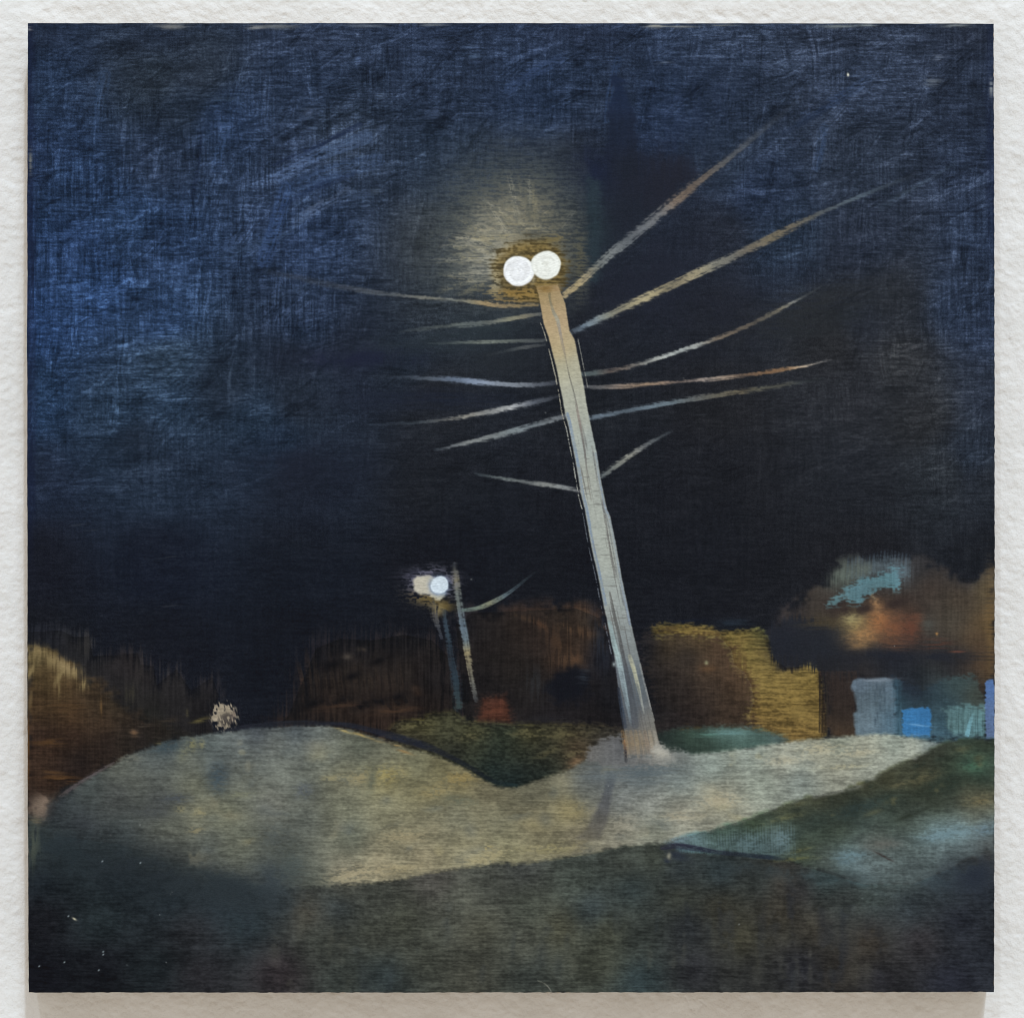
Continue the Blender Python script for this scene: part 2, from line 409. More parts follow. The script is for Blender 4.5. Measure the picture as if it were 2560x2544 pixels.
a = sstep(215, 70, reach) * edge_r * (.4 + .6 * sstep(.1, .9, .7 * WF[GS] + .15 * RAY[GS] + .15 * BL[GS])) * sstep(.2, .9, .5 + .5 * np.cos(ang_ - 1.1))
lay(GS, np.clip(a, 0, 1) * .72, np.array([112, 107, 90], np.float32))
for k in range(150):                                                               # short dry strokes fanning out from the lamps
    t = rs.uniform(math.radians(50), math.radians(205)); r0 = rs.uniform(66, 130); ln = rs.uniform(40, 120)
    wgt = .55 + .45 * math.cos(t - 2.7)
    cx, cy = 1326, 664
    lean = t if rs.rand() < .3 else math.radians(rs.normal(170, 14))
    x0, y0 = cx + r0 * 1.15 * math.cos(t), cy - r0 * 1.1 * math.sin(t)
    c0 = [(190, 184, 164), (160, 150, 116), (128, 124, 108), (84, 88, 86), (58, 64, 68)][k % 5]
    if x0 < 1456: stroke([(x0, y0, 8, c0, .05), (x0 + .5 * ln * math.cos(lean), y0 - .5 * ln * math.sin(lean), 12, c0, .36 * wgt), (x0 + ln * math.cos(lean), y0 - ln * math.sin(lean), 8, c0, .03)], 1.0, None, .002, 520 + k, .95, 2.6, 50, .8)
ey2 = Y[GS] - 672; ex2 = X[GS] - 1328
ring = np.sqrt((ex2 / 1.30) ** 2 + (ey2 / np.where(ey2 < 0, 1.02, 1.12)) ** 2)
a = sstep(86, 62, ring + 14 * (WF[GS] - .5) + 10 * (BL[GS] - .5)) * edge_r
oc = np.array([106, 90, 54], np.float32) * (.6 + .7 * WF[GS] + .1 * BL[GS])[..., None]
lay(GS, np.clip(a, 0, 1) * .88, oc)
blob(1450, 660, 20, 80, (92, 88, 70), .5, 0, .9, WF)
blob(1286, 732, 70, 20, (150, 122, 70), .7, 0, 1.0, WF)
blob(1240, 700, 16, 40, (170, 160, 130), .6, 10, 1.0, WF)
blob(1375, 600, 46, 12, (124, 108, 66), .5, -8, .9, WF)
blob(1280, 752, 90, 6, (150, 124, 78), .55, 1, .8, WF)
area([(1468, 440), (1502, 460), (1496, 700), (1474, 704)], (44, 56, 64), 14, 8, .1, alpha=.75)

# ---- far trees, bushes, houses
def back():
    # left bush
    b1 = reg('painted_bush')
    dark = (44, 44, 47)
    area([(66, 1580), (150, 1575), (190, 1592), (224, 1590), (232, 1640), (290, 1636), (345, 1632), (352, 1660), (384, 1664), (392, 1712), (440, 1672), (478, 1726), (530, 1692), (548, 1740), (520, 1800), (540, 1840), (420, 1860), (330, 1880), (60, 1900)],
         [(100, 1600, (38, 40, 48)), (210, 1610, (48, 48, 52)), (330, 1660, (50, 46, 48)), (300, 1720, (48, 46, 48)), (440, 1720, (48, 46, 48)), (530, 1720, (46, 44, 48)), (440, 1790, (44, 42, 44)), (380, 1800, (46, 45, 42)), (520, 1810, (38, 36, 38))],
         soft=24, rough=14, amp=.24, hvb=(.2, .4, .5), rid=b1, grain=WV, ht=.004)
    blob(212, 1615, 18, 34, (64, 62, 62), .6, 4, .8, WV)
    blob(345, 1680, 22, 50, (60, 56, 56), .6, 8, .6, WV)
    area([(66, 1618), (98, 1614), (135, 1632), (180, 1658), (222, 1696), (258, 1712), (300, 1752), (330, 1772), (372, 1806), (430, 1824), (462, 1842), (381, 1868), (318, 1890), (240, 1936), (150, 1990), (66, 2060)],
         [(80, 1640, (120, 104, 66)), (110, 1690, (98, 78, 48)), (90, 1760, (86, 64, 42)), (150, 1720, (96, 74, 46)), (180, 1790, (92, 66, 42)), (230, 1760, (80, 64, 48)), (260, 1810, (78, 58, 42)), (100, 1850, (66, 48, 40)), (180, 1840, (70, 50, 40)), (270, 1860, (56, 44, 40)), (110, 1870, (76, 54, 40)), (200, 1900, (46, 38, 36)), (110, 1960, (70, 50, 38)), (180, 1950, (48, 38, 36)), (90, 2020, (64, 54, 50)), (310, 1860, (50, 44, 38)), (290, 1760, (70, 60, 46)), (330, 1800, (66, 54, 44)), (400, 1830, (52, 46, 40)), (440, 1842, (44, 42, 40)), (350, 1840, (44, 40, 40))],
         soft=13, rough=14, amp=.34, hvb=(.6, .25, .4), rid=b1, ht=.006, grain=BL)
    ob = [(80, 1630, 16, 20), (100, 1628, 20, 12), (130, 1650, 24, 18), (160, 1668, 26, 18), (185, 1680, 22, 18), (210, 1710, 14, 20), (150, 1690, 10, 30), (76, 1680, 8, 40)]
    for (x, y, rx, ry) in ob: blob(x, y, rx, ry, (166, 142, 92), .75, 30, .6, WV, ht=.02)
    blob(170, 1668, 34, 14, (190, 162, 112), .6, 32, .6, WV, ht=.02)
    blob(148, 1720, 3, 24, (150, 126, 80), .7, 0, .3, WV)
    blob(253, 1770, 4, 22, (130, 96, 56), .7, 0, .3, WV)
    blob(76, 1750, 6, 30, (140, 112, 70), .6, 8, .5, WV)
    blob(160, 1765, 60, 16, (108, 78, 48), .5, 0, .8)
    blob(120, 1855, 44, 10, (112, 76, 42), .6, 0, .8)
    blob(150, 1945, 50, 12, (126, 84, 44), .6, 5, .8)
    blob(130, 1930, 30, 6, (120, 84, 50), .5, 5, .8)
    blob(71, 1880, 3, 90, (130, 84, 40), .7, 0, .3, WV)
    blob(325, 1735, 16, 26, (78, 74, 58), .5, 0, .5, WV)
    blob(335, 1830, 12, 10, (150, 112, 80), .7, 40, .6)
    blob(360, 1815, 40, 6, (96, 84, 72), .4, -10, .8)
    blob(420, 1800, 30, 8, (78, 66, 54), .5, -8, .8)
    blob(403, 1862, 14, 7, (140, 124, 78), .8, 20, .6)
    blob(500, 1800, 24, 6, (110, 100, 60), .8, -15, .6)
    blob(468, 1782, 4, 10, (100, 92, 66), .6, 0, .5)
    tuft = reg('painted_tuft')
    area([(536, 1772), (546, 1762), (560, 1766), (572, 1760), (582, 1774), (588, 1792), (580, 1812), (572, 1824), (556, 1820), (544, 1812), (534, 1794)], (150, 140, 124), 7, 10, .18, rid=tuft, ht=.04, grain=norm(noise(X, Y, 3.4, 8, -15, 33)))
    blob(566, 1800, 22, 20, (34, 32, 36), .5, 0, 1.2, norm(noise(X, Y, 3.2, 9, -15, 34)), pw=4)
    blob(585, 1785, 10, 18, (110, 98, 92), .5, 0, 1, WV)

    # middle bushes behind the road
    b2 = reg('painted_bush')
    area([(720, 1790), (745, 1730), (770, 1670), (790, 1620), (850, 1596), (930, 1600), (1010, 1586), (1080, 1600), (1120, 1640), (1140, 1800), (1000, 1830), (900, 1850), (760, 1812), (700, 1806)],
         [(800, 1640, (35, 34, 40)), (780, 1700, (40, 36, 36)), (900, 1612, (36, 35, 40)), (900, 1690, (52, 44, 40)), (1000, 1606, (40, 38, 42)), (1010, 1690, (50, 42, 38)), (1080, 1700, (40, 36, 38)), (870, 1720, (48, 40, 36)), (760, 1750, (36, 33, 34)), (940, 1750, (46, 38, 35)), (1060, 1760, (44, 36, 34)), (830, 1765, (66, 48, 38)), (960, 1775, (72, 50, 38)), (800, 1800, (52, 40, 36)), (930, 1810, (62, 44, 36)), (1040, 1790, (56, 42, 36))],
         soft=44, rough=20, amp=.3, hvb=(.15, .6, .5), rid=b2, grain=WV, ht=.006)
    k = 0
    for x in range(760, 1010, 19):
        k += 1
        yb = 1752 + 8 * math.sin(k * 1.7)
        stroke([(x - 14, 1640 + 20 * math.sin(k * 2.1), 7, (40, 36, 36), .3), (x - 5, 1700, 8, (70, 54, 44), .6), (x, yb - 6, 8, (46, 38, 36), .75), (x + 8, yb + 8, 6, (30, 28, 30), .75)], .6, ht=.12, seed=60 + k, bristle=3.2)
    for (x, y) in [(850, 1752), (905, 1762), (955, 1750), (780, 1760), (830, 1662), (945, 1652), (1000, 1740), (880, 1690)]:
        blob(x, y, 24, 10, (26, 25, 28), .7, -20, .4, BL, ht=.14)
    for (x, y, c) in [(1038, 1720, (150, 104, 74)), (1044, 1732, (120, 78, 54)), (905, 1622, (88, 74, 62)), (1000, 1585, (70, 62, 60)), (868, 1641, (96, 84, 74))]:
        blob(x, y, 12, 8, c, .7, 0, .6, BL)
    blob(990, 1775, 60, 9, (104, 68, 44), .6, -6, .7)
    blob(850, 1765, 60, 9, (92, 62, 44), .6, -8, .7)
    blob(780, 1805, 110, 9, (44, 36, 34), .6, 4, .5)
    # red patch, dark recess, brown bush left of the pole
    b3 = reg('painted_bush')
    area([(1140, 1560), (1180, 1530), (1280, 1528), (1360, 1524), (1440, 1520), (1500, 1545), (1520, 1600), (1545, 1710), (1560, 1820), (1200, 1824), (1160, 1790), (1150, 1660)],
         [(1160, 1560, (38, 37, 42)), (1220, 1560, (46, 40, 40)), (1300, 1550, (56, 44, 38)), (1400, 1545, (66, 52, 42)), (1460, 1560, (72, 54, 42)), (1340, 1600, (60, 46, 40)), (1430, 1620, (82, 58, 42)), (1400, 1655, (84, 58, 42)), (1240, 1640, (46, 40, 38)), (1300, 1660, (52, 44, 40)), (1330, 1700, (48, 44, 44)), (1420, 1715, (31, 33, 43)), (1500, 1650, (32, 35, 48)), (1520, 1740, (32, 32, 38)), (1380, 1790, (42, 38, 42)), (1250, 1760, (40, 36, 38)), (1200, 1700, (40, 36, 38)), (1480, 1790, (38, 34, 36))],
         soft=26, rough=18, amp=.28, hvb=(.35, .3, .5), rid=b3, grain=BL, ht=.005)
    for (x, y, rx, ry, an, c) in [(1350, 1560, 30, 10, 35, (112, 72, 46)), (1440, 1575, 44, 16, 10, (120, 80, 50)), (1480, 1585, 22, 14, 0, (118, 78, 48)), (1400, 1610, 50, 22, 40, (98, 66, 44)), (1420, 1650, 44, 22, 0, (110, 74, 48)), (1440, 1650, 10, 16, 0, (124, 80, 50)), (1310, 1545, 30, 6, 20, (92, 66, 46)), (1460, 1545, 30, 22, 80, (84, 66, 52))]:
        blob(x, y, rx, ry, c, .6, an, .8, WV)
    area([(1372, 1700), (1390, 1676), (1440, 1672), (1470, 1690), (1474, 1730), (1440, 1756), (1390, 1760), (1366, 1730)], (29, 31, 42), 14, 10, .08, grain=BL)
    blob(1460, 1690, 16, 22, (58, 70, 88), .5, 30, .8)
    blob(1500, 1600, 22, 70, (44, 56, 78), .5, -8, .6, WV)
    blob(1340, 1710, 30, 44, (54, 60, 68), .35, 0, .9, WV)
    blob(1385, 1798, 80, 12, (56, 54, 62), .4, 0, .9)
    red = reg('painted_red_patch')
    area([(1208, 1745), (1262, 1738), (1272, 1770), (1278, 1806), (1192, 1804), (1200, 1770)], [(1220, 1750, (84, 52, 42)), (1240, 1775, (112, 62, 46)), (1220, 1795, (96, 56, 42)), (1262, 1795, (90, 52, 40))], 16, 8, .3, rid=red)
    blob(1240, 1775, 30, 8, (134, 74, 52), .5, -8, .8)

    # brown bush and yellow hedge right of the pole
    hedge = reg('painted_hedge')
    area([(1636, 1572), (1660, 1562), (1780, 1566), (1796, 1580), (1850, 1574), (1900, 1570), (1924, 1600), (1930, 1640), (1970, 1664), (2030, 1650), (2048, 1672), (2056, 1720), (2066, 1800), (2060, 1866), (1980, 1876), (1900, 1870), (1700, 1830), (1640, 1700)],
         [(1660, 1570, (130, 114, 54)), (1760, 1570, (146, 126, 66)), (1860, 1590, (140, 124, 64)), (1890, 1640, (146, 130, 66)), (1890, 1700, (152, 134, 72)), (1940, 1700, (148, 128, 66)), (2000, 1690, (150, 130, 66)), (1990, 1760, (146, 124, 62)), (1950, 1790, (134, 112, 58)), (2030, 1780, (140, 118, 62)), (1920, 1840, (112, 92, 54)), (1990, 1840, (132, 108, 58)), (1880, 1780, (140, 116, 60)), (1900, 1580, (84, 90, 58))],
         soft=9, rough=8, amp=.42, hvb=(.8, .05, .3), rid=hedge)
    for (x, y, rx, ry) in [(1905, 1640, 40, 30), (1900, 1700, 34, 40), (1960, 1720, 50, 20), (2000, 1770, 40, 40), (1980, 1690, 40, 14), (1760, 1572, 30, 8), (1680, 1572, 30, 9), (1860, 1600, 40, 14)]:
        blob(x, y, rx, ry, (160, 138, 74), .4, 0, .9)
    global BUSH_RIGHT
    b4 = BUSH_RIGHT = reg('painted_bush')
    area([(1600, 1600), (1648, 1582), (1720, 1586), (1800, 1590), (1830, 1626), (1836, 1660), (1862, 1680), (1878, 1710), (1886, 1750), (1874, 1790), (1890, 1830), (1850, 1840), (1640, 1836), (1622, 1740)],
         [(1610, 1620, (34, 34, 40)), (1680, 1610, (66, 54, 38)), (1740, 1600, (84, 66, 42)), (1800, 1620, (78, 58, 42)), (1700, 1660, (52, 44, 38)), (1770, 1660, (76, 58, 42)), (1830, 1690, (78, 58, 42)), (1640, 1700, (38, 35, 36)), (1700, 1720, (44, 38, 36)), (1780, 1720, (60, 48, 40)), (1850, 1730, (74, 56, 40)), (1650, 1780, (34, 32, 34)), (1750, 1780, (46, 38, 35)), (1830, 1770, (62, 48, 38)), (1700, 1815, (40, 35, 36)), (1840, 1815, (58, 46, 36)), (1720, 1640, (40, 36, 36))],
         soft=22, rough=20, amp=.34, hvb=(.4, .2, .6), rid=b4, ht=.006)
    blob(1770, 1670, 22, 10, (112, 78, 50), .5, 0, .7)
    blob(1850, 1660, 24, 50, (94, 68, 46), .4, -15, .8, WV)
    blob(1766, 1656, 5, 5, (150, 150, 110), .9, 0, .1)
    blob(1712, 1554, 60, 6, (24, 28, 40), .6, -8, .5, ht=.08)
    blob(1830, 1558, 50, 12, (40, 50, 62), .5, -5, .5)

    # big dark and brown tree at the right
    t2 = reg('painted_tree')
    area([(1920, 1590), (1950, 1560), (1968, 1524), (2018, 1490), (2070, 1462), (2080, 1420), (2130, 1402), (2200, 1392), (2300, 1400), (2360, 1432), (2420, 1446), (2452, 1440), (2490, 1420), (2490, 1700), (2440, 1790), (2330, 1790), (2250, 1740), (2150, 1700), (2140, 1846), (2070, 1856), (2060, 1700), (2040, 1650), (1990, 1664), (1950, 1660), (1928, 1630)],
         [(1960, 1600, (34, 37, 46)), (2050, 1610, (38, 40, 46)), (1990, 1520, (58, 52, 52)), (2050, 1500, (62, 56, 52)), (2100, 1530, (56, 46, 44)), (2180, 1490, (54, 46, 44)), (2060, 1545, (66, 58, 46)), (2110, 1440, (78, 86, 82)), (2200, 1410, (70, 82, 92)), (2260, 1440, (60, 60, 62)), (2300, 1420, (46, 46, 50)), (2420, 1440, (38, 42, 54)), (2320, 1470, (64, 54, 48)), (2260, 1500, (60, 50, 44)), (2400, 1490, (70, 60, 50)), (2460, 1470, (96, 82, 58)), (2380, 1550, (72, 66, 58)), (2470, 1560, (100, 80, 52)), (2440, 1600, (80, 64, 48)), (2470, 1660, (84, 66, 46)), (2420, 1660, (54, 46, 42)), (2100, 1640, (35, 38, 46)), (2240, 1650, (35, 38, 47)), (2380, 1660, (38, 40, 46)), (2280, 1700, (33, 38, 46)), (2100, 1700, (50, 42, 40)), (2100, 1780, (50, 42, 38)), (2090, 1840, (74, 58, 44)), (2440, 1730, (46, 42, 40)), (2350, 1720, (54, 66, 70)), (2320, 1760, (44, 58, 66))],
         soft=14, rough=14, amp=.2, hvb=(.4, .3, .4), rid=t2, grain=BL, ht=.008)
    area([(1926, 1570), (1990, 1540), (2070, 1560), (2140, 1600), (2140, 1694), (2060, 1682), (2018, 1664), (1966, 1668), (1938, 1650)], [(1960, 1600, (34, 37, 46)), (2060, 1610, (37, 40, 47)), (2120, 1660, (40, 40, 44)), (1990, 1655, (35, 37, 44))], 10, 9, .12, rid=t2, grain=WV, alpha=.92)
    blob(1960, 1630, 60, 44, (34, 37, 46), .5, 0, .2, BL)
    blob(2060, 1615, 90, 50, (36, 39, 47), .6, 0, .2, BL)
    # drips of dark paint along the foot of the blob
    for k, x in enumerate([1950, 1962, 1978, 1992, 2046, 2054, 2064, 2074, 2084, 2096]):
        stroke([(x, 1640, 6, (36, 37, 42), .8), (x + 2, 1668 + 6 * (k % 3), 4, (36, 36, 40), .7)], .3, ht=.03, seed=200 + k)
    for k, x in enumerate(range(2050, 2146, 8)):
        stroke([(x, 1680, 5, (52, 43, 40), .7), (x + 3, 1780, 5, (50, 42, 38), .75), (x + 4 - (k % 3) * 2, 1836 + 9 * math.sin(k * 1.9), 4, (66, 54, 44), .55)], .55, ht=.03, seed=220 + k)
    for k, x in enumerate([2050, 2058, 2067]):
        stroke([(x, 1690, 2.5, (40, 38, 36), .8), (x - 2, 1830, 2.5, (52, 46, 36), .7)], .4, seed=240 + k)
    # glowing leaves
    blob(2140, 1556, 42, 40, (150, 132, 84), .8, 20, .18, GR)
    blob(2130, 1545, 24, 14, (166, 156, 106), .6, 0, .5, GR)
    blob(2160, 1590, 44, 26, (160, 118, 74), .8, -10, .18, GR)
    blob(2200, 1550, 38, 42, (160, 106, 64), .85, 0, .18, GR)
    blob(2190, 1514, 13, 22, (166, 122, 80), .8, -22, .35, GR)
    blob(2182, 1490, 5, 14, (150, 132, 104), .6, -30, .6, GR)
    blob(2236, 1570, 40, 40, (122, 78, 54), .8, 0, .2, GR)
    blob(2278, 1570, 32, 40, (100, 62, 48), .8, 0, .2, GR)
    blob(2296, 1546, 18, 14, (112, 70, 52), .6, 0, .6)
    blob(2150, 1612, 26, 10, (140, 108, 72), .6, -10, .7)
    blob(2235, 1612, 40, 12, (104, 70, 52), .6, 10, .8)
    blob(2340, 1610, 40, 16, (88, 56, 46), .6, 0, .9)
    blob(2395, 1628, 20, 4, (150, 84, 60), .7, 0, .8)
    blob(2342, 1584, 4, 5, (170, 120, 66), .8)
    blob(2320, 1560, 20, 26, (74, 74, 70), .7, 0, .3)
    blob(2060, 1556, 60, 16, (74, 64, 46), .5, 0, .8)
    for (x, y) in [(2120, 1520), (2160, 1522), (2090, 1510), (2240, 1508)]:
        blob(x, y, 34, 16, (50, 41, 40), .7, -15, .3, BL)
    blob(2260, 1640, 180, 20, (35, 38, 47), .85, 0, .3, BL)
    blob(2475, 1580, 14, 130, (112, 88, 54), .6, 0, .9)
    blob(2455, 1640, 26, 70, (82, 64, 48), .5, 0, .9)
    mk = (ID == t2)[..., None]
    C[:] = np.where(mk, C.mean(-1, keepdims=True) * .16 + C * .84, C)
    # cyan leaf strokes
    lf = reg('painted_light_leaves', t2)
    for k, x in enumerate(range(2120, 2280, 9)):
        y0 = 1404 - 18 * math.exp(-((x - 2220) / 50.0) ** 2)
        stroke([(x, y0 + 40, 6, (84, 98, 106), .75), (x + 1, y0 + 8, 5, (78, 92, 104), .6), (x + 2, y0 - 10, 3, (60, 72, 88), .35)], .6, seed=260 + k)
    blob(2110, 1440, 40, 22, (94, 104, 98), .7, -25, .4, WV)
    blob(2150, 1425, 40, 20, (90, 98, 94), .7, -15, .4, WV)
    blob(2250, 1430, 30, 30, (88, 100, 110), .6, 0, .5, WV)
    area([(2070, 1512), (2098, 1482), (2128, 1464), (2160, 1448), (2196, 1436), (2222, 1428), (2232, 1416), (2252, 1420), (2252, 1456), (2244, 1472), (2212, 1470), (2178, 1480), (2160, 1494), (2152, 1506), (2130, 1506), (2112, 1498), (2092, 1508)],
         [(2085, 1505, (84, 112, 118)), (2110, 1488, (92, 126, 136)), (2150, 1480, (90, 126, 140)), (2200, 1452, (90, 124, 134)), (2240, 1440, (96, 130, 144)), (2220, 1462, (84, 124, 134))], 9, 8, .16, hvb=(.4, .3, .5), rid=lf, ht=.02, grain=GR, alpha=.92)
    blob(2170, 1470, 70, 14, (84, 108, 116), .4, -22, .7, GR)

    # sheds and boxes
    sh = reg('painted_shed')
    area([(2230, 1690), (2300, 1720), (2360, 1700), (2430, 1690), (2470, 1760), (2466, 1848), (2240, 1846), (2236, 1760)],
         [(2250, 1760, (52, 74, 86)), (2250, 1830, (66, 94, 112)), (2290, 1730, (34, 38, 48)), (2270, 1700, (36, 40, 50)), (2350, 1770, (52, 68, 76)), (2390, 1710, (58, 72, 74)), (2320, 1750, (46, 60, 68)), (2345, 1800, (58, 84, 98)), (2340, 1840, (70, 98, 116)), (2440, 1740, (62, 66, 60)), (2440, 1830, (80, 108, 112))], 10, 10, .16, rid=None)
    area([(2132, 1697), (2150, 1693), (2214, 1689), (2228, 1698), (2236, 1740), (2240, 1790), (2234, 1838), (2144, 1838), (2138, 1780), (2134, 1730), (2130, 1714)],
         [(2150, 1705, (90, 104, 120)), (2200, 1700, (96, 108, 120)), (2160, 1760, (90, 104, 114)), (2200, 1740, (84, 100, 110)), (2225, 1720, (84, 102, 118)), (2180, 1810, (100, 114, 124)), (2228, 1800, (78, 104, 122)), (2220, 1830, (84, 108, 126))], 5, 6, .2, hvb=(.3, .25, .6), rid=sh, ht=.03, grain=BL)
    for (x, y) in [(2192, 1716), (2200, 1730), (2188, 1740), (2210, 1722), (2194, 1790), (2188, 1802), (2200, 1765), (2212, 1750)]:
        blob(x, y, 3, 12, (66, 80, 92), .6, 0, .6, WV)
    blob(2190, 1700, 50, 5, (122, 134, 148), .6, -3, .8, ht=.05)
    area([(2236, 1700), (2250, 1700), (2252, 1830), (2238, 1838)], (62, 88, 104), 9, 6, .2, alpha=.6, hvb=(.1, .8, .2))
    bx = reg('painted_blue_box')
    area([(2256, 1776), (2266, 1772), (2300, 1769), (2320, 1766), (2328, 1776), (2326, 1842), (2296, 1843), (2260, 1841), (2257, 1800)],
         [(2270, 1785, (60, 116, 168)), (2310, 1780, (58, 110, 160)), (2290, 1820, (58, 114, 166)), (2320, 1835, (56, 106, 154))], 3, 4, .12, rid=bx, ht=.1)
    blob(2297, 1812, 30, 2.5, (110, 160, 205), .7, 6, .4)
    blob(2290, 1836, 30, 2.5, (92, 144, 196), .6, 0, .4)
    pt = reg('painted_pale_patch')
    area([(2362, 1775), (2390, 1764), (2420, 1764), (2462, 1768), (2464, 1842), (2420, 1840), (2366, 1830)],
         [(2380, 1790, (80, 106, 112)), (2400, 1810, (92, 122, 126)), (2430, 1780, (82, 110, 114)), (2440, 1820, (92, 128, 138)), (2376, 1822, (80, 108, 114))], 10, 9, .3, hvb=(.3, .5, .4), rid=pt, ht=.08)
    stroke([(2418, 1836, 8, (120, 172, 190), .8), (2424, 1810, 7, (116, 164, 180), .7), (2432, 1786, 5, (110, 150, 160), .5)], .6, ht=.06, seed=300)
    po = reg('painted_post')
    area([(2463, 1706), (2468, 1699), (2482, 1698), (2486, 1704), (2487, 1846), (2464, 1848)], [(2475, 1720, (82, 112, 164)), (2478, 1780, (90, 112, 152)), (2472, 1840, (88, 106, 140))], 2.5, 3, .1, rid=po, ht=.1)
    area([(2225, 1840), (2470, 1842), (2486, 1850), (2400, 1862), (2300, 1858)], (66, 88, 98), 8, 8, .2, alpha=.7)


back()
for k, (nm, _) in enumerate(REG):     # knock the browns back a little
    if nm in ('painted_bush', 'painted_hedge', 'painted_red_patch') and k != BUSH_RIGHT:
        mk = (ID == k)[..., None]
        C[:] = np.where(mk, (C.mean(-1, keepdims=True) * .2 + C * .8) * (np.array([.86, .83, .80]) if nm == 'painted_hedge' else .78), C)
        if nm == 'painted_bush': C[:] = np.where(mk & (X > 700)[..., None], C.mean(-1, keepdims=True) * .22 + C * .78, C)

# ---- middle green bank
gid = reg('painted_grass_bank')
area([(960, 1842), (985, 1812), (1000, 1800), (1060, 1800), (1075, 1784), (1130, 1780), (1165, 1802), (1280, 1814), (1380, 1812), (1510, 1816), (1560, 1830), (1560, 1890), (1480, 1930), (1430, 1955), (1300, 1995), (1240, 1985), (1160, 1940), (1100, 1912), (1010, 1880)],
     [(1020, 1818, (96, 92, 48)), (980, 1835, (52, 44, 36)), (1060, 1815, (104, 98, 52)), (1120, 1800, (76, 76, 50)), (1110, 1850, (70, 72, 50)), (1180, 1830, (92, 88, 50)), (1190, 1860, (60, 68, 50)), (1040, 1850, (40, 38, 40)), (1130, 1880, (42, 46, 42)), (1260, 1840, (50, 62, 48)), (1240, 1880, (42, 54, 46)), (1320, 1830, (92, 86, 46)), (1400, 1830, (84, 78, 46)), (1480, 1825, (76, 70, 46)), (1300, 1880, (50, 56, 42)), (1360, 1860, (60, 60, 44)), (1440, 1870, (84, 66, 44)), (1300, 1930, (36, 48, 46)), (1230, 1930, (34, 52, 52)), (1380, 1910, (50, 54, 42)), (1460, 1890, (104, 84, 58)), (1500, 1850, (56, 54, 56)), (1280, 1956, (32, 48, 50)), (1360, 1935, (34, 46, 44))],
     soft=15, rough=6, amp=.24, hvb=(.5, .1, .45), rid=gid, ht=.004)
for (x, y, rx, ry, an) in [(1300, 1835, 40, 6, 0), (1360, 1840, 40, 6, 0), (1420, 1835, 30, 7, 0), (1330, 1825, 40, 4, 0), (1180, 1840, 40, 10, -10), (1030, 1815, 26, 10, 0), (1370, 1880, 40, 8, -25), (1430, 1885, 30, 8, -25)]:
    blob(x, y, rx, ry, (116, 106, 62), .36, an, .9, GR)
blob(1440, 1905, 26, 14, (150, 108, 66), .6, -30, .7)
mk = (ID == gid)[..., None]
C[:] = np.where(mk, (C.mean(-1, keepdims=True) * .34 + C * .66) * .84 * (1 + .3 * (GR - .5))[..., None], C)
# green bank right of the pole
g2 = reg('painted_grass_bank')
area([(1640, 1835), (1690, 1822), (1760, 1818), (1840, 1816), (1910, 1826), (1970, 1846), (1950, 1874), (1860, 1884), (1790, 1900), (1700, 1900), (1654, 1884)],
     [(1660, 1850, (40, 50, 48)), (1720, 1840, (62, 84, 72)), (1760, 1850, (60, 82, 72)), (1800, 1835, (92, 128, 122)), (1860, 1835, (98, 134, 128)), (1900, 1845, (76, 104, 98)), (1700, 1870, (36, 48, 44)), (1800, 1862, (56, 78, 70)), (1770, 1876, (42, 52, 44)), (1890, 1858, (66, 92, 86)), (1945, 1848, (80, 100, 100))],
     soft=12, rough=6, amp=.16, rid=g2, ht=.01)
mk = (ID == g2)[..., None]
C[:] = np.where(mk, (C.mean(-1, keepdims=True) * .2 + C * .8) * .92, C)
blob(1825, 1832, 50, 9, (108, 144, 146), .6, 0, .4)
blob(1770, 1838, 30, 5, (104, 150, 140), .5, 0, .6)

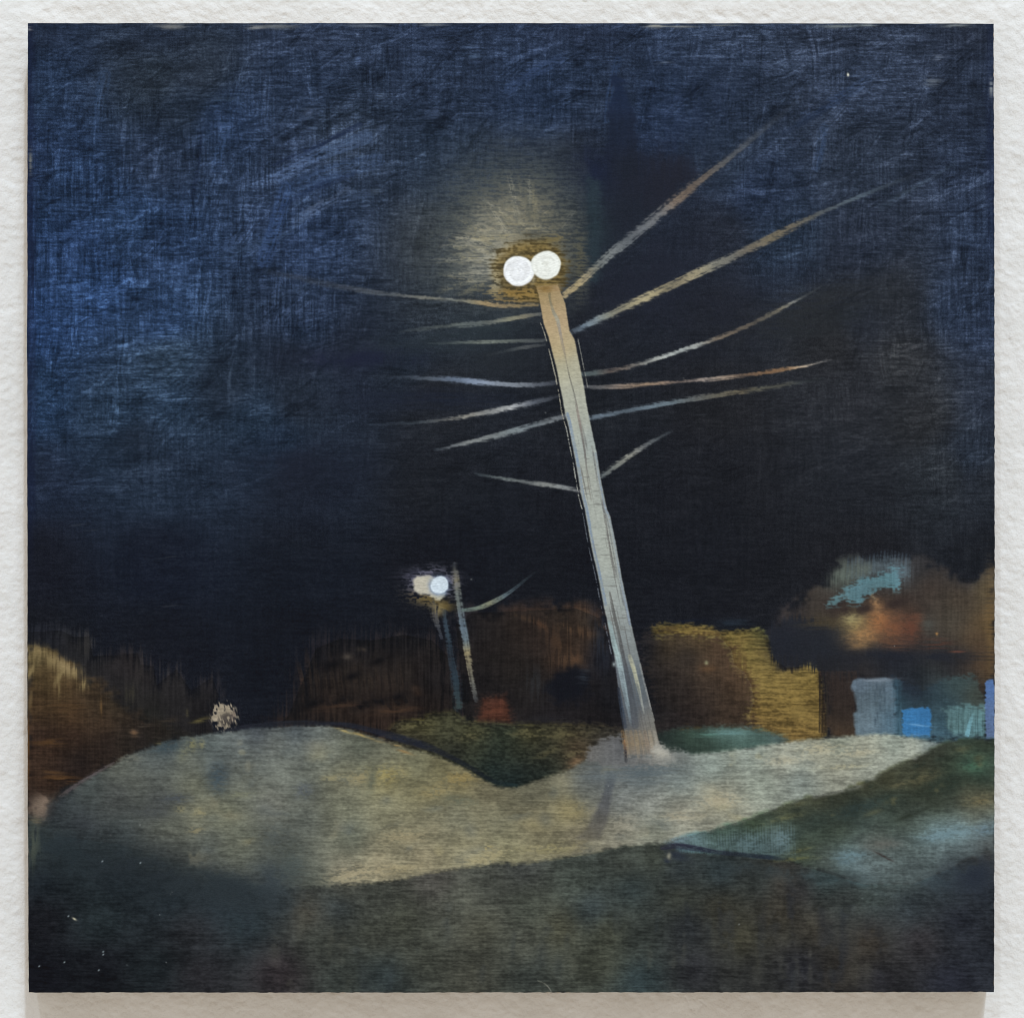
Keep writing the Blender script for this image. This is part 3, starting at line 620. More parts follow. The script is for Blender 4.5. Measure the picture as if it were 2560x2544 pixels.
# ---- the near dark roadway
near = reg('painted_near_road')
area([(60, 2040), (110, 2050), (300, 2080), (560, 2120), (740, 2150), (970, 2150), (1170, 2110), (1380, 2090), (1560, 2060), (1660, 2060), (1900, 2100), (2120, 2180), (2300, 2150), (2490, 2060), (2490, 2490), (60, 2490)],
     [(90, 2110, (58, 66, 66)), (200, 2140, (46, 55, 60)), (100, 2200, (34, 40, 46)), (300, 2200, (42, 50, 56)), (420, 2240, (40, 48, 54)), (250, 2300, (42, 50, 54)), (100, 2300, (34, 35, 40)), (100, 2440, (30, 31, 37)), (250, 2420, (33, 35, 40)), (380, 2420, (38, 44, 48)), (480, 2330, (46, 48, 52)), (500, 2440, (46, 46, 50)), (560, 2240, (48, 58, 66)), (620, 2300, (44, 54, 60)), (700, 2430, (50, 46, 50)), (760, 2280, (74, 72, 66)), (700, 2260, (52, 60, 66)), (800, 2350, (58, 62, 60)), (860, 2230, (74, 76, 72)), (850, 2260, (54, 62, 68)), (950, 2260, (68, 72, 70)), (930, 2330, (68, 72, 68)), (960, 2440, (46, 54, 58)), (860, 2450, (56, 62, 62)), (1000, 2300, (74, 78, 72)), (1080, 2200, (76, 76, 76)), (1060, 2380, (68, 72, 68)), (1150, 2260, (84, 88, 84)), (1240, 2210, (74, 78, 76)), (1200, 2320, (72, 74, 68)), (1180, 2440, (64, 66, 62)), (1300, 2170, (70, 74, 76)), (1320, 2260, (74, 80, 76)), (1300, 2360, (78, 82, 78)), (1320, 2440, (58, 64, 64)), (1400, 2320, (78, 80, 70)), (1440, 2200, (70, 78, 76)), (1480, 2270, (56, 66, 72)), (1520, 2330, (70, 74, 66)), (1500, 2400, (66, 70, 64)), (1560, 2160, (66, 72, 70)), (1580, 2220, (52, 62, 66)), (1600, 2340, (54, 60, 60)), (1600, 2450, (48, 60, 66)), (1640, 2140, (64, 70, 66)), (1700, 2180, (52, 60, 66)), (1700, 2240, (58, 62, 58)), (1720, 2320, (44, 48, 54)), (1740, 2420, (46, 48, 54)), (1800, 2180, (46, 56, 62)), (1800, 2270, (60, 60, 54)), (1850, 2340, (62, 62, 54)), (1880, 2440, (46, 48, 50)), (1900, 2200, (50, 56, 58)), (1960, 2190, (64, 60, 56)), (1950, 2280, (62, 60, 54)), (2000, 2220, (46, 46, 50)), (2040, 2320, (60, 58, 54)), (2060, 2200, (62, 76, 80)), (2100, 2250, (58, 64, 66)), (2100, 2420, (52, 50, 48)), (2000, 2420, (42, 44, 52)), (2180, 2240, (64, 74, 76)), (2170, 2350, (62, 58, 54)), (2200, 2450, (40, 41, 47)), (2260, 2190, (84, 96, 98)), (2280, 2270, (52, 60, 68)), (2300, 2350, (48, 47, 52)), (2370, 2220, (50, 58, 66)), (2400, 2300, (40, 44, 54)), (2420, 2180, (54, 60, 66)), (2460, 2230, (40, 46, 56)), (2460, 2400, (39, 43, 52)), (2380, 2450, (38, 41, 52)), (2460, 2150, (66, 64, 62))],
     soft=14, rough=10, amp=.38, hvb=(.6, .08, .8), rid=near)
mk = (ID == near)
C[:] = np.where(mk[..., None], C * (1 + sstep(500, 900, X)[..., None] * np.array([.03, .01, -.03])) * (.95 - .10 * sstep(800, 350, X) - .08 * sstep(2300, 2440, Y) * sstep(700, 300, X))[..., None], C)
for k in range(46):   # vertical drags of darker paint near the foot of the picture
    x = rs.uniform(560, 2250); y = rs.uniform(2280, 2460)
    blob(x, y, rs.uniform(8, 20), rs.uniform(24, 70), (44, 50, 56) if k % 2 else (92, 92, 82), .17, rs.normal(0, 5), .8, BL)
for k in range(18):
    x = rs.uniform(1700, 2200); y = rs.uniform(2230, 2460)
    blob(x, y, rs.uniform(8, 18), rs.uniform(30, 90), (36, 40, 48), .25, rs.normal(0, 5), .8, BL)

# ---- lit road
road = reg('painted_lit_road')
RO = [(66, 2100), (80, 2076), (109, 2047), (136, 2004), (185, 1964), (232, 1938), (285, 1911), (318, 1888), (381, 1866), (464, 1842), (563, 1830), (636, 1820), (739, 1814), (806, 1814), (872, 1822), (938, 1842), (1004, 1863), (1070, 1882), (1120, 1900), (1166, 1922), (1210, 1948), (1245, 1966), (1290, 1969), (1330, 1953), (1416, 1928), (1462, 1900), (1490, 1866), (1540, 1852), (1640, 1862), (1674, 1880), (1720, 1886), (1797, 1880), (1916, 1862), (1986, 1852), (2062, 1843), (2138, 1838), (2218, 1834), (2290, 1846), (2370, 1862), (2300, 1935), (2215, 1966), (2152, 1990), (2099, 2004), (2019, 2022), (1953, 2044), (1909, 2062), (1843, 2084), (1777, 2100), (1717, 2108), (1661, 2108), (1611, 2110), (1562, 2113), (1466, 2133), (1379, 2147), (1280, 2161), (1269, 2154), (1166, 2166), (1054, 2184), (971, 2203), (872, 2210), (739, 2219), (640, 2206), (540, 2180), (440, 2150), (300, 2110), (160, 2090)]
s, sd, a = area(RO,
     [(110, 2080, (52, 62, 66)), (160, 2020, (56, 64, 68)), (220, 1970, (66, 74, 74)), (200, 2060, (56, 62, 68)), (300, 1920, (88, 92, 84)), (290, 1990, (72, 76, 76)), (300, 2080, (58, 66, 68)), (370, 1890, (84, 92, 92)), (340, 1950, (84, 88, 82)), (400, 2010, (68, 72, 74)), (420, 1870, (62, 72, 78)), (470, 1900, (96, 100, 90)), (430, 2060, (90, 94, 84)), (490, 1960, (104, 106, 88)), (500, 2030, (118, 116, 92)), (420, 2140, (74, 78, 74)), (520, 1860, (92, 104, 106)), (545, 1930, (72, 82, 88)), (600, 1860, (104, 114, 116)), (600, 1950, (108, 112, 100)), (560, 2030, (112, 114, 92)), (600, 2100, (98, 102, 88)), (520, 2100, (82, 88, 84)), (640, 1830, (68, 76, 86)), (740, 1826, (72, 82, 90)), (690, 1870, (106, 112, 108)), (700, 1920, (112, 118, 110)), (760, 1960, (100, 106, 98)), (680, 2010, (106, 108, 100)), (760, 2050, (94, 100, 94)), (720, 2140, (80, 86, 80)), (680, 2180, (64, 72, 74)), (780, 1850, (96, 104, 104)), (820, 1890, (110, 116, 106)), (850, 1940, (126, 124, 98)), (900, 1870, (92, 98, 86)), (860, 2020, (116, 118, 98)), (880, 2090, (104, 110, 96)), (800, 2200, (86, 92, 84)), (860, 2180, (138, 132, 110)), (950, 1900, (106, 108, 92)), (960, 1950, (140, 130, 84)), (960, 2030, (124, 122, 96)), (980, 2100, (136, 130, 102)), (950, 2160, (152, 142, 112)), (1040, 1910, (104, 104, 80)), (1050, 1980, (124, 118, 84)), (1070, 2060, (120, 116, 92)), (1060, 2140, (146, 136, 106)), (1100, 1920, (118, 112, 78)), (1150, 1960, (122, 112, 76)), (1140, 2040, (108, 108, 90)), (1180, 2100, (134, 128, 98)), (1190, 2140, (152, 144, 110)), (1220, 1980, (108, 102, 78)), (1240, 2060, (112, 110, 88)), (1260, 2120, (132, 128, 96)), (1330, 1980, (100, 98, 80)), (1340, 2060, (118, 110, 82)), (1350, 2120, (124, 118, 90)), (1400, 1950, (108, 106, 86)), (1420, 2020, (132, 120, 78)), (1450, 2090, (126, 118, 94)), (1460, 1970, (108, 114, 112)), (1500, 1940, (88, 94, 98)), (1540, 2000, (116, 122, 122)), (1540, 2080, (134, 130, 112)), (1560, 1900, (104, 106, 108)), (1600, 1950, (92, 102, 106)), (1620, 2010, (134, 138, 132)), (1640, 2070, (130, 134, 118)), (1680, 1900, (108, 116, 116)), (1700, 1950, (116, 128, 126)), (1700, 2030, (148, 146, 130)), (1780, 1920, (128, 142, 136)), (1800, 1990, (150, 148, 128)), (1820, 2040, (140, 140, 122)), (1880, 1890, (134, 146, 138)), (1900, 1960, (138, 148, 136)), (1960, 1900, (156, 158, 142)), (2000, 1950, (122, 134, 130)), (2060, 1880, (166, 164, 142)), (2100, 1930, (150, 152, 136)), (2160, 1870, (158, 160, 142)), (2180, 1920, (142, 148, 136)), (2240, 1860, (134, 146, 136)), (2280, 1880, (152, 156, 142)), (2330, 1860, (120, 136, 136)), (2090, 1855, (128, 140, 128))],
     soft=lambda x, y: 7 + 80 * sstep(760, 420, x) * sstep(1990, 2110, y) + 26 * sstep(330, 200, x) * sstep(1930, 2000, y), rough=3, amp=.28, hvb=(.6, .03, .6), rid=road, ht=.004)
C[s] += ((C[s].mean(-1, keepdims=True) - C[s]) * .24 * (ID[s] == road)[..., None])
# the road's soft, worn lower left, where it sinks into the dark paint
blob(330, 2180, 260, 60, (40, 46, 51), .8, 12, .4, BL)
blob(560, 2225, 160, 50, (44, 51, 56), .8, 8, .4, BL)
blob(150, 2130, 110, 60, (40, 48, 53), .6, 20, .4, BL)
blob(690, 2200, 60, 40, (56, 64, 70), .6, 0, .4, BL)
for k in range(90):
    x = rs.uniform(480, 2150); y = rs.uniform(1850, 2150)
    c = [(84, 92, 96), (160, 150, 112), (150, 142, 118), (80, 88, 90)][k % 4]
    ss = box(x, y, x, y)
    if ID[ss][0, 0] == road: blob(x, y, rs.uniform(14, 44), rs.uniform(8, 24), c, .22, rs.normal(-6, 10), .85, BL)
for (x, y, rx, ry, c) in [(960, 1935, 50, 26, (156, 142, 90)), (900, 1945, 40, 18, (150, 138, 104)), (1150, 1945, 50, 18, (146, 126, 78)), (1090, 1980, 40, 16, (150, 134, 92)), (1010, 2090, 60, 20, (160, 148, 118)), (900, 2180, 70, 22, (172, 160, 130)), (860, 2196, 50, 14, (168, 158, 130)), (1000, 2170, 50, 14, (160, 148, 116)), (1190, 2150, 50, 14, (166, 156, 122)), (1240, 2130, 40, 16, (160, 150, 116)), (1220, 2118, 12, 8, (178, 160, 104)),
                         (1440, 2030, 30, 30, (138, 128, 96)), (1380, 2120, 80, 16, (150, 142, 104)), (1560, 2060, 40, 30, (150, 146, 132)), (1700, 2040, 50, 14, (164, 156, 134)), (1800, 2000, 60, 20, (170, 160, 134)), (2050, 1870, 60, 16, (186, 178, 150)), (2140, 1880, 50, 14, (182, 174, 148)), (1960, 1900, 60, 12, (174, 168, 146)), (2110, 1916, 60, 6, (176, 170, 140)), (500, 2030, 20, 12, (150, 142, 108)), (490, 2075, 20, 10, (150, 138, 104)), (480, 1860, 12, 16, (158, 150, 100)), (505, 1860, 8, 12, (150, 142, 100)), (325, 1895, 30, 12, (118, 118, 108)), (450, 2022, 16, 10, (150, 142, 106)), (830, 1945, 30, 10, (150, 140, 104)), (600, 1985, 40, 12, (122, 124, 104))]:
    blob(x, y, rx, ry, c, .42, -4, .85, GR)
for (x, y, rx, ry, an, c) in [(545, 1945, 26, 40, 0, (64, 78, 88)), (760, 1975, 26, 22, 0, (80, 86, 94)), (440, 1995, 40, 14, 0, (70, 76, 84)), (930, 1945, 14, 40, 10, (84, 90, 82)), (370, 2030, 60, 16, 0, (70, 74, 76)), (420, 1865, 50, 16, -15, (56, 70, 78)), (460, 1880, 14, 26, 25, (110, 112, 96)), (690, 2090, 50, 40, 0, (78, 84, 84)), (1150, 2000, 50, 14, 10, (92, 96, 84)), (730, 2170, 40, 50, 0, (72, 80, 80))]:
    blob(x, y, rx, ry, c, .55, an, .6, GR)
for (x, y, c) in [(860, 1826, (168, 152, 104)), (900, 1836, (160, 140, 92)), (935, 1848, (140, 124, 88)), (990, 1862, (150, 128, 88)), (1010, 1878, (140, 116, 80))]:
    blob(x, y, 22, 3.5, c, .7, 18, .6)
# dark kerb of brushed paint along the top of the road
kerb = reg('painted_kerb')
K = (34, 37, 46)
stroke([(560, 1826, 5, (40, 42, 50), .5), (640, 1812, 8, (38, 40, 48), .7), (740, 1806, 9, (38, 42, 50), .7), (806, 1808, 8, K, .8), (872, 1812, 9, (36, 40, 50), .85), (938, 1828, 11, (36, 39, 50), .9), (1004, 1846, 13, (36, 40, 52), .9), (1070, 1866, 12, K, .9), (1120, 1888, 9, (34, 36, 42), .9), (1166, 1912, 9, (30, 34, 38), .95), (1210, 1938, 8, (28, 32, 36), .95), (1245, 1956, 8, (32, 40, 42), .8), (1290, 1962, 6, (32, 46, 50), .6)], .2, kerb, .03, 31, .6)
stroke([(285, 1906, 4, (96, 90, 92), .5), (232, 1934, 8, (98, 90, 94), .7), (190, 1962, 8, (92, 84, 88), .7), (150, 1990, 7, (84, 76, 76), .6)], .7, None, .02, 32, .7)
blob(98, 2020, 30, 34, (128, 112, 100), .62, 15, .4, BL, pw=2.6)
blob(116, 2002, 18, 18, (130, 114, 102), .6, 0, .5, BL)
blob(90, 2052, 20, 12, (110, 98, 78), .5, 0, .6)
blob(84, 2110, 16, 60, (76, 82, 74), .6, 4, .8, WV)

# ---- green verge at the lower right
verge = reg('painted_verge')
area([(1661, 2106), (1717, 2090), (1777, 2074), (1843, 2054), (1909, 2032), (1953, 2014), (2019, 1992), (2099, 1974), (2152, 1960), (2195, 1937), (2260, 1907), (2330, 1872), (2380, 1852), (2440, 1846), (2490, 1850), (2490, 2120), (2400, 2160), (2280, 2210), (2160, 2210), (2060, 2180), (1960, 2150), (1860, 2138), (1760, 2126), (1680, 2116)],
     [(1690, 2104, (94, 120, 130)), (1740, 2094, (90, 122, 130)), (1800, 2080, (70, 96, 72)), (1880, 2060, (74, 88, 54)), (1960, 2024, (84, 86, 58)), (2040, 2000, (84, 84, 58)), (2100, 1990, (58, 60, 44)), (2160, 1970, (66, 66, 46)), (2220, 1950, (74, 72, 48)), (2300, 1900, (50, 52, 42)), (2300, 1950, (92, 88, 58)), (2350, 1880, (52, 56, 46)), (2380, 1920, (56, 76, 60)), (2440, 1915, (58, 96, 74)), (2460, 1860, (48, 58, 46)), (2460, 1940, (42, 60, 52)), (2380, 1970, (46, 58, 50)), (2300, 1980, (48, 58, 46)), (2220, 2000, (44, 58, 50)), (2140, 2020, (46, 62, 56)), (2040, 2050, (52, 70, 66)), (1960, 2070, (62, 80, 66)), (1880, 2080, (60, 86, 70)), (1800, 2100, (80, 110, 114)), (1860, 2110, (92, 124, 132)), (1940, 2100, (106, 138, 148)), (1980, 2090, (64, 88, 86)), (1900, 2130, (58, 82, 86)), (2060, 2080, (62, 76, 62)), (2000, 2120, (76, 86, 58)), (2100, 2080, (68, 82, 66)), (2160, 2060, (54, 72, 68)), (2220, 2060, (62, 80, 72)), (2260, 2040, (50, 58, 48)), (2200, 2100, (90, 96, 88)), (2180, 2120, (96, 102, 98)), (2120, 2140, (100, 134, 146)), (2150, 2160, (102, 128, 138)), (2070, 2150, (88, 100, 94)), (2200, 2160, (100, 120, 126)), (2240, 2120, (96, 116, 118)), (2300, 2060, (80, 98, 92)), (2340, 2010, (58, 66, 50)), (2420, 1990, (96, 92, 66)), (2460, 2000, (108, 100, 70)), (2440, 2040, (98, 100, 82)), (2340, 2080, (112, 148, 160)), (2400, 2080, (114, 152, 166)), (2460, 2070, (104, 138, 156)), (2340, 2130, (96, 116, 120)), (2420, 2120, (90, 106, 110)), (2280, 2170, (84, 100, 104)), (2380, 2160, (66, 78, 86)), (2470, 2110, (74, 76, 76))],
     soft=9, rough=6, amp=.24, hvb=(.45, .1, .5), rid=verge, ht=.006, grain=BL)
blob(1900, 2170, 120, 20, (50, 58, 62), .5, 4, .4, BL)
for (x, y, rx, ry, an, c, a) in [(2370, 2082, 70, 18, -8, (104, 140, 154), .7), (2330, 2096, 44, 12, -8, (100, 134, 148), .5), (2460, 2074, 40, 14, -12, (96, 128, 148), .6), (2130, 2138, 44, 14, -3, (100, 136, 150), .7), (2110, 2152, 30, 14, 0, (92, 124, 138), .5), (2200, 2156, 60, 12, 4, (108, 132, 136), .5), (1955, 2100, 24, 30, 0, (110, 146, 158), .6), (1880, 2105, 40, 26, 0, (96, 132, 144), .5), (1700, 2098, 30, 8, -12, (116, 146, 168), .6), (2430, 1912, 30, 18, 0, (66, 120, 92), .5), (2210, 2140, 30, 3.5, 28, (64, 56, 54), .8), (2215, 2110, 44, 14, 0, (98, 98, 92), .5), (2450, 2000, 40, 14, -8, (124, 112, 72), .5), (2310, 1945, 50, 14, -20, (104, 98, 64), .5), (2250, 1960, 30, 8, -15, (120, 112, 74), .4), (2360, 1960, 70, 22, -15, (38, 52, 44), .5), (2150, 2020, 90, 20, -18, (44, 62, 62), .5), (2280, 2035, 50, 6, -22, (42, 50, 40), .6), (1990, 2146, 50, 6, -4, (112, 116, 66), .6), (2000, 2125, 40, 5, -14, (110, 112, 68), .5), (1960, 2044, 50, 8, -16, (120, 122, 76), .5)]:
    blob(x, y, rx, ry, c, a, an, .55, GR)
for k in range(44):
    x = rs.uniform(1900, 2460); y = 2070 - (x - 1900) * .36 + rs.uniform(-30, 70)
    blob(x, y, rs.uniform(8, 26), rs.uniform(5, 14), [(34, 44, 38), (104, 102, 66), (40, 56, 50)][k % 3], .36, -18, .8, BL)
for k, x in enumerate(range(1700, 1990, 7)):
    stroke([(x, 2128 + (x - 1700) * .02, 4, (96, 130, 142), .35), (x - 2, 2098 - (x - 1700) * .12 + 14, 3, (110, 146, 160), .4), (x - 3, 2078 - (x - 1700) * .14 + 10, 2, (100, 130, 120), .1)], .6, ht=.015, seed=320 + k)
blob(2360, 2190, 130, 40, (60, 72, 80), .5, -20, .4, BL)
blob(2440, 2190, 70, 50, (42, 48, 58), .8, -25, .3, BL)
blob(2100, 2195, 130, 26, (60, 76, 82), .55, 3, .4, BL)
mk = (ID == BUSH_RIGHT)[..., None]
C[:] = np.where(mk, C.mean(-1, keepdims=True) * .24 + C * .74, C)
mk = (ID == verge)[..., None]
C[:] = np.where(mk, (C.mean(-1, keepdims=True) * .3 + C * .7) * (1 + .12 * (.5 * GR + .5 * BL - .5))[..., None] * (1 - .12 * sstep(2250, 1900, X))[..., None] * .95, C)
gut = reg('painted_gutter')
stroke([(1656, 2118, 8, (46, 46, 56), .9), (1690, 2114, 11, (42, 42, 56), .95), (1740, 2120, 9, (38, 40, 54), .9), (1800, 2130, 7, (38, 42, 54), .85), (1860, 2136, 7, (36, 42, 54), .8), (1920, 2142, 8, (36, 44, 56), .8), (1960, 2146, 5, (40, 52, 60), .4)], .3, gut, .06, 41, .6)
blob(1690, 2136, 34, 14, (42, 48, 60), .6, 20, .4, BL)
blob(1672, 2140, 6, 12, (150, 148, 132), .6, 10, .5, BL)
blob(1668, 2152, 10, 8, (40, 46, 58), .6, 30, .5, BL)
# shadow-coloured stroke left of the pole foot, painted on the road
area([(1520, 1930), (1540, 1935), (1532, 1970), (1526, 2010), (1520, 2050), (1500, 2098), (1470, 2098), (1440, 2096), (1470, 2064), (1496, 2010), (1512, 1970)],
     [(1530, 1950, (80, 86, 93)), (1510, 2010, (84, 86, 90)), (1500, 2060, (94, 92, 88)), (1470, 2090, (102, 98, 86))], 7, 4, .16, alpha=.95)
blob(1600, 1925, 110, 34, (88, 98, 104), .75, 0, .4)
blob(1500, 1940, 60, 24, (100, 108, 112), .6, 0, .4)

# ---- far lamp with its posts
fp = reg('painted_far_pole')
for (pts, sd_) in [([(1110, 1500, 5, (70, 66, 58), .4), (1112, 1540, 6, (52, 64, 76), .6), (1120, 1587, 6, (56, 70, 82), .8), (1128, 1640, 8, (50, 62, 74), .8), (1140, 1700, 11, (46, 58, 68), .8), (1146, 1765, 11, (52, 62, 64), .8)], 51),
                   ([(1080, 1500, 10, (90, 86, 74), .6), (1088, 1540, 9, (96, 94, 92), .7), (1096, 1570, 5, (84, 88, 96), .6), (1104, 1594, 3, (74, 78, 90), .5)], 52)]:
    stroke([(x, y, w * 1.5 + 1, c, al) for (x, y, w, c, al) in pts], .6, fp, .02, sd_, .6, feather=True, idw=.7)
stroke([(1135, 1412, 13, (70, 74, 80), .7), (1139, 1450, 14, (134, 128, 106), .95), (1143, 1480, 14, (112, 118, 114), 1), (1149, 1520, 13, (104, 116, 122), 1), (1156, 1560, 13, (90, 104, 118), 1), (1164, 1600, 12, (98, 112, 122), 1), (1168, 1630, 13, (140, 130, 102), 1), (1174, 1665, 12, (128, 122, 104), .95), (1182, 1710, 10, (104, 104, 100), .85), (1189, 1750, 9, (66, 68, 72), .6)], .35, fp, .02, 53, .4, feather=True, idw=.6)
fw = reg('painted_wire', fp)
stroke([(1157, 1525, 5, (96, 112, 112), .9), (1190, 1521, 7, (108, 120, 112), .95), (1225, 1508, 7, (130, 132, 112), .9), (1262, 1488, 6, (96, 112, 120), .85), (1290, 1468, 5, (74, 88, 98), .6), (1312, 1450, 4, (64, 76, 84), .5), (1340, 1428, 3, (50, 58, 66), .2)], .3, fw, .05, 54, .4)
blob(1080, 1460, 62, 42, (112, 112, 130), .9, 0, .9, norm(WF + GR), pw=3)
blob(1060, 1440, 56, 20, (84, 84, 104), .5, 0, .9, WH)
blob(1068, 1497, 46, 18, (98, 86, 58), .8, 10, 1.0, norm(WF + GR))
blob(1110, 1515, 26, 18, (112, 96, 58), .6, 0, .9, BL)
blob(1096, 1524, 14, 16, (140, 126, 90), .6, 0, .9, WV)
fl = reg('painted_lamp', fp)
area([(1074, 1470), (1112, 1470), (1112, 1490), (1100, 1498), (1086, 1496), (1076, 1486)], (184, 178, 156), 4, 4, .08, rid=fl, ht=.06)


def disc(x, y, r, col, rid, seed, ht):
    s = box(x - r - 12, y - r - 12, x + r + 12, y + r + 12)
    dx = X[s] - x; dy = Y[s] - y
    th = np.arctan2(dy, dx); rr = np.hypot(dx, dy)
    R = r * (1 + .028 * np.sin(2 * th + seed) + .016 * np.sin(3 * th + 2 * seed))
    sp = norm(noise(rr + 1.6 * th, th * 0, 5.0, 1, 0, seed) + .8 * noise(rr * 1.0, th * 9, 6, 8, 0, seed + 2))
    a = sstep(-2.5, 2.5, R - rr + 1.5 * (noise(th * 30, rr * 0, 9, 1, 0, seed + 5) - .5))
    lay(s, a * (.93 + .07 * sp), np.array(col, np.float32) * (.965 + .05 * sp[..., None]))
    HT[s] = HT[s] * (1 - a) + a * (ht * (.75 + .35 * sp) + .03 * sstep(.7, .98, rr / R))
    ID[s][rr < R] = rid
    return s


area([(1034, 1450), (1042, 1440), (1076, 1439), (1092, 1448), (1094, 1486), (1072, 1486), (1046, 1484), (1036, 1474)], (184, 180, 168), 5, 2, .06, rid=fl, ht=.05)
blob(1099, 1463, 28, 28, (120, 140, 172), .8, 0, .4, BL, pw=5)
fl2 = reg('painted_lamp', fp)
disc(1099, 1462, 22, (210, 224, 238), fl2, 3, .16)

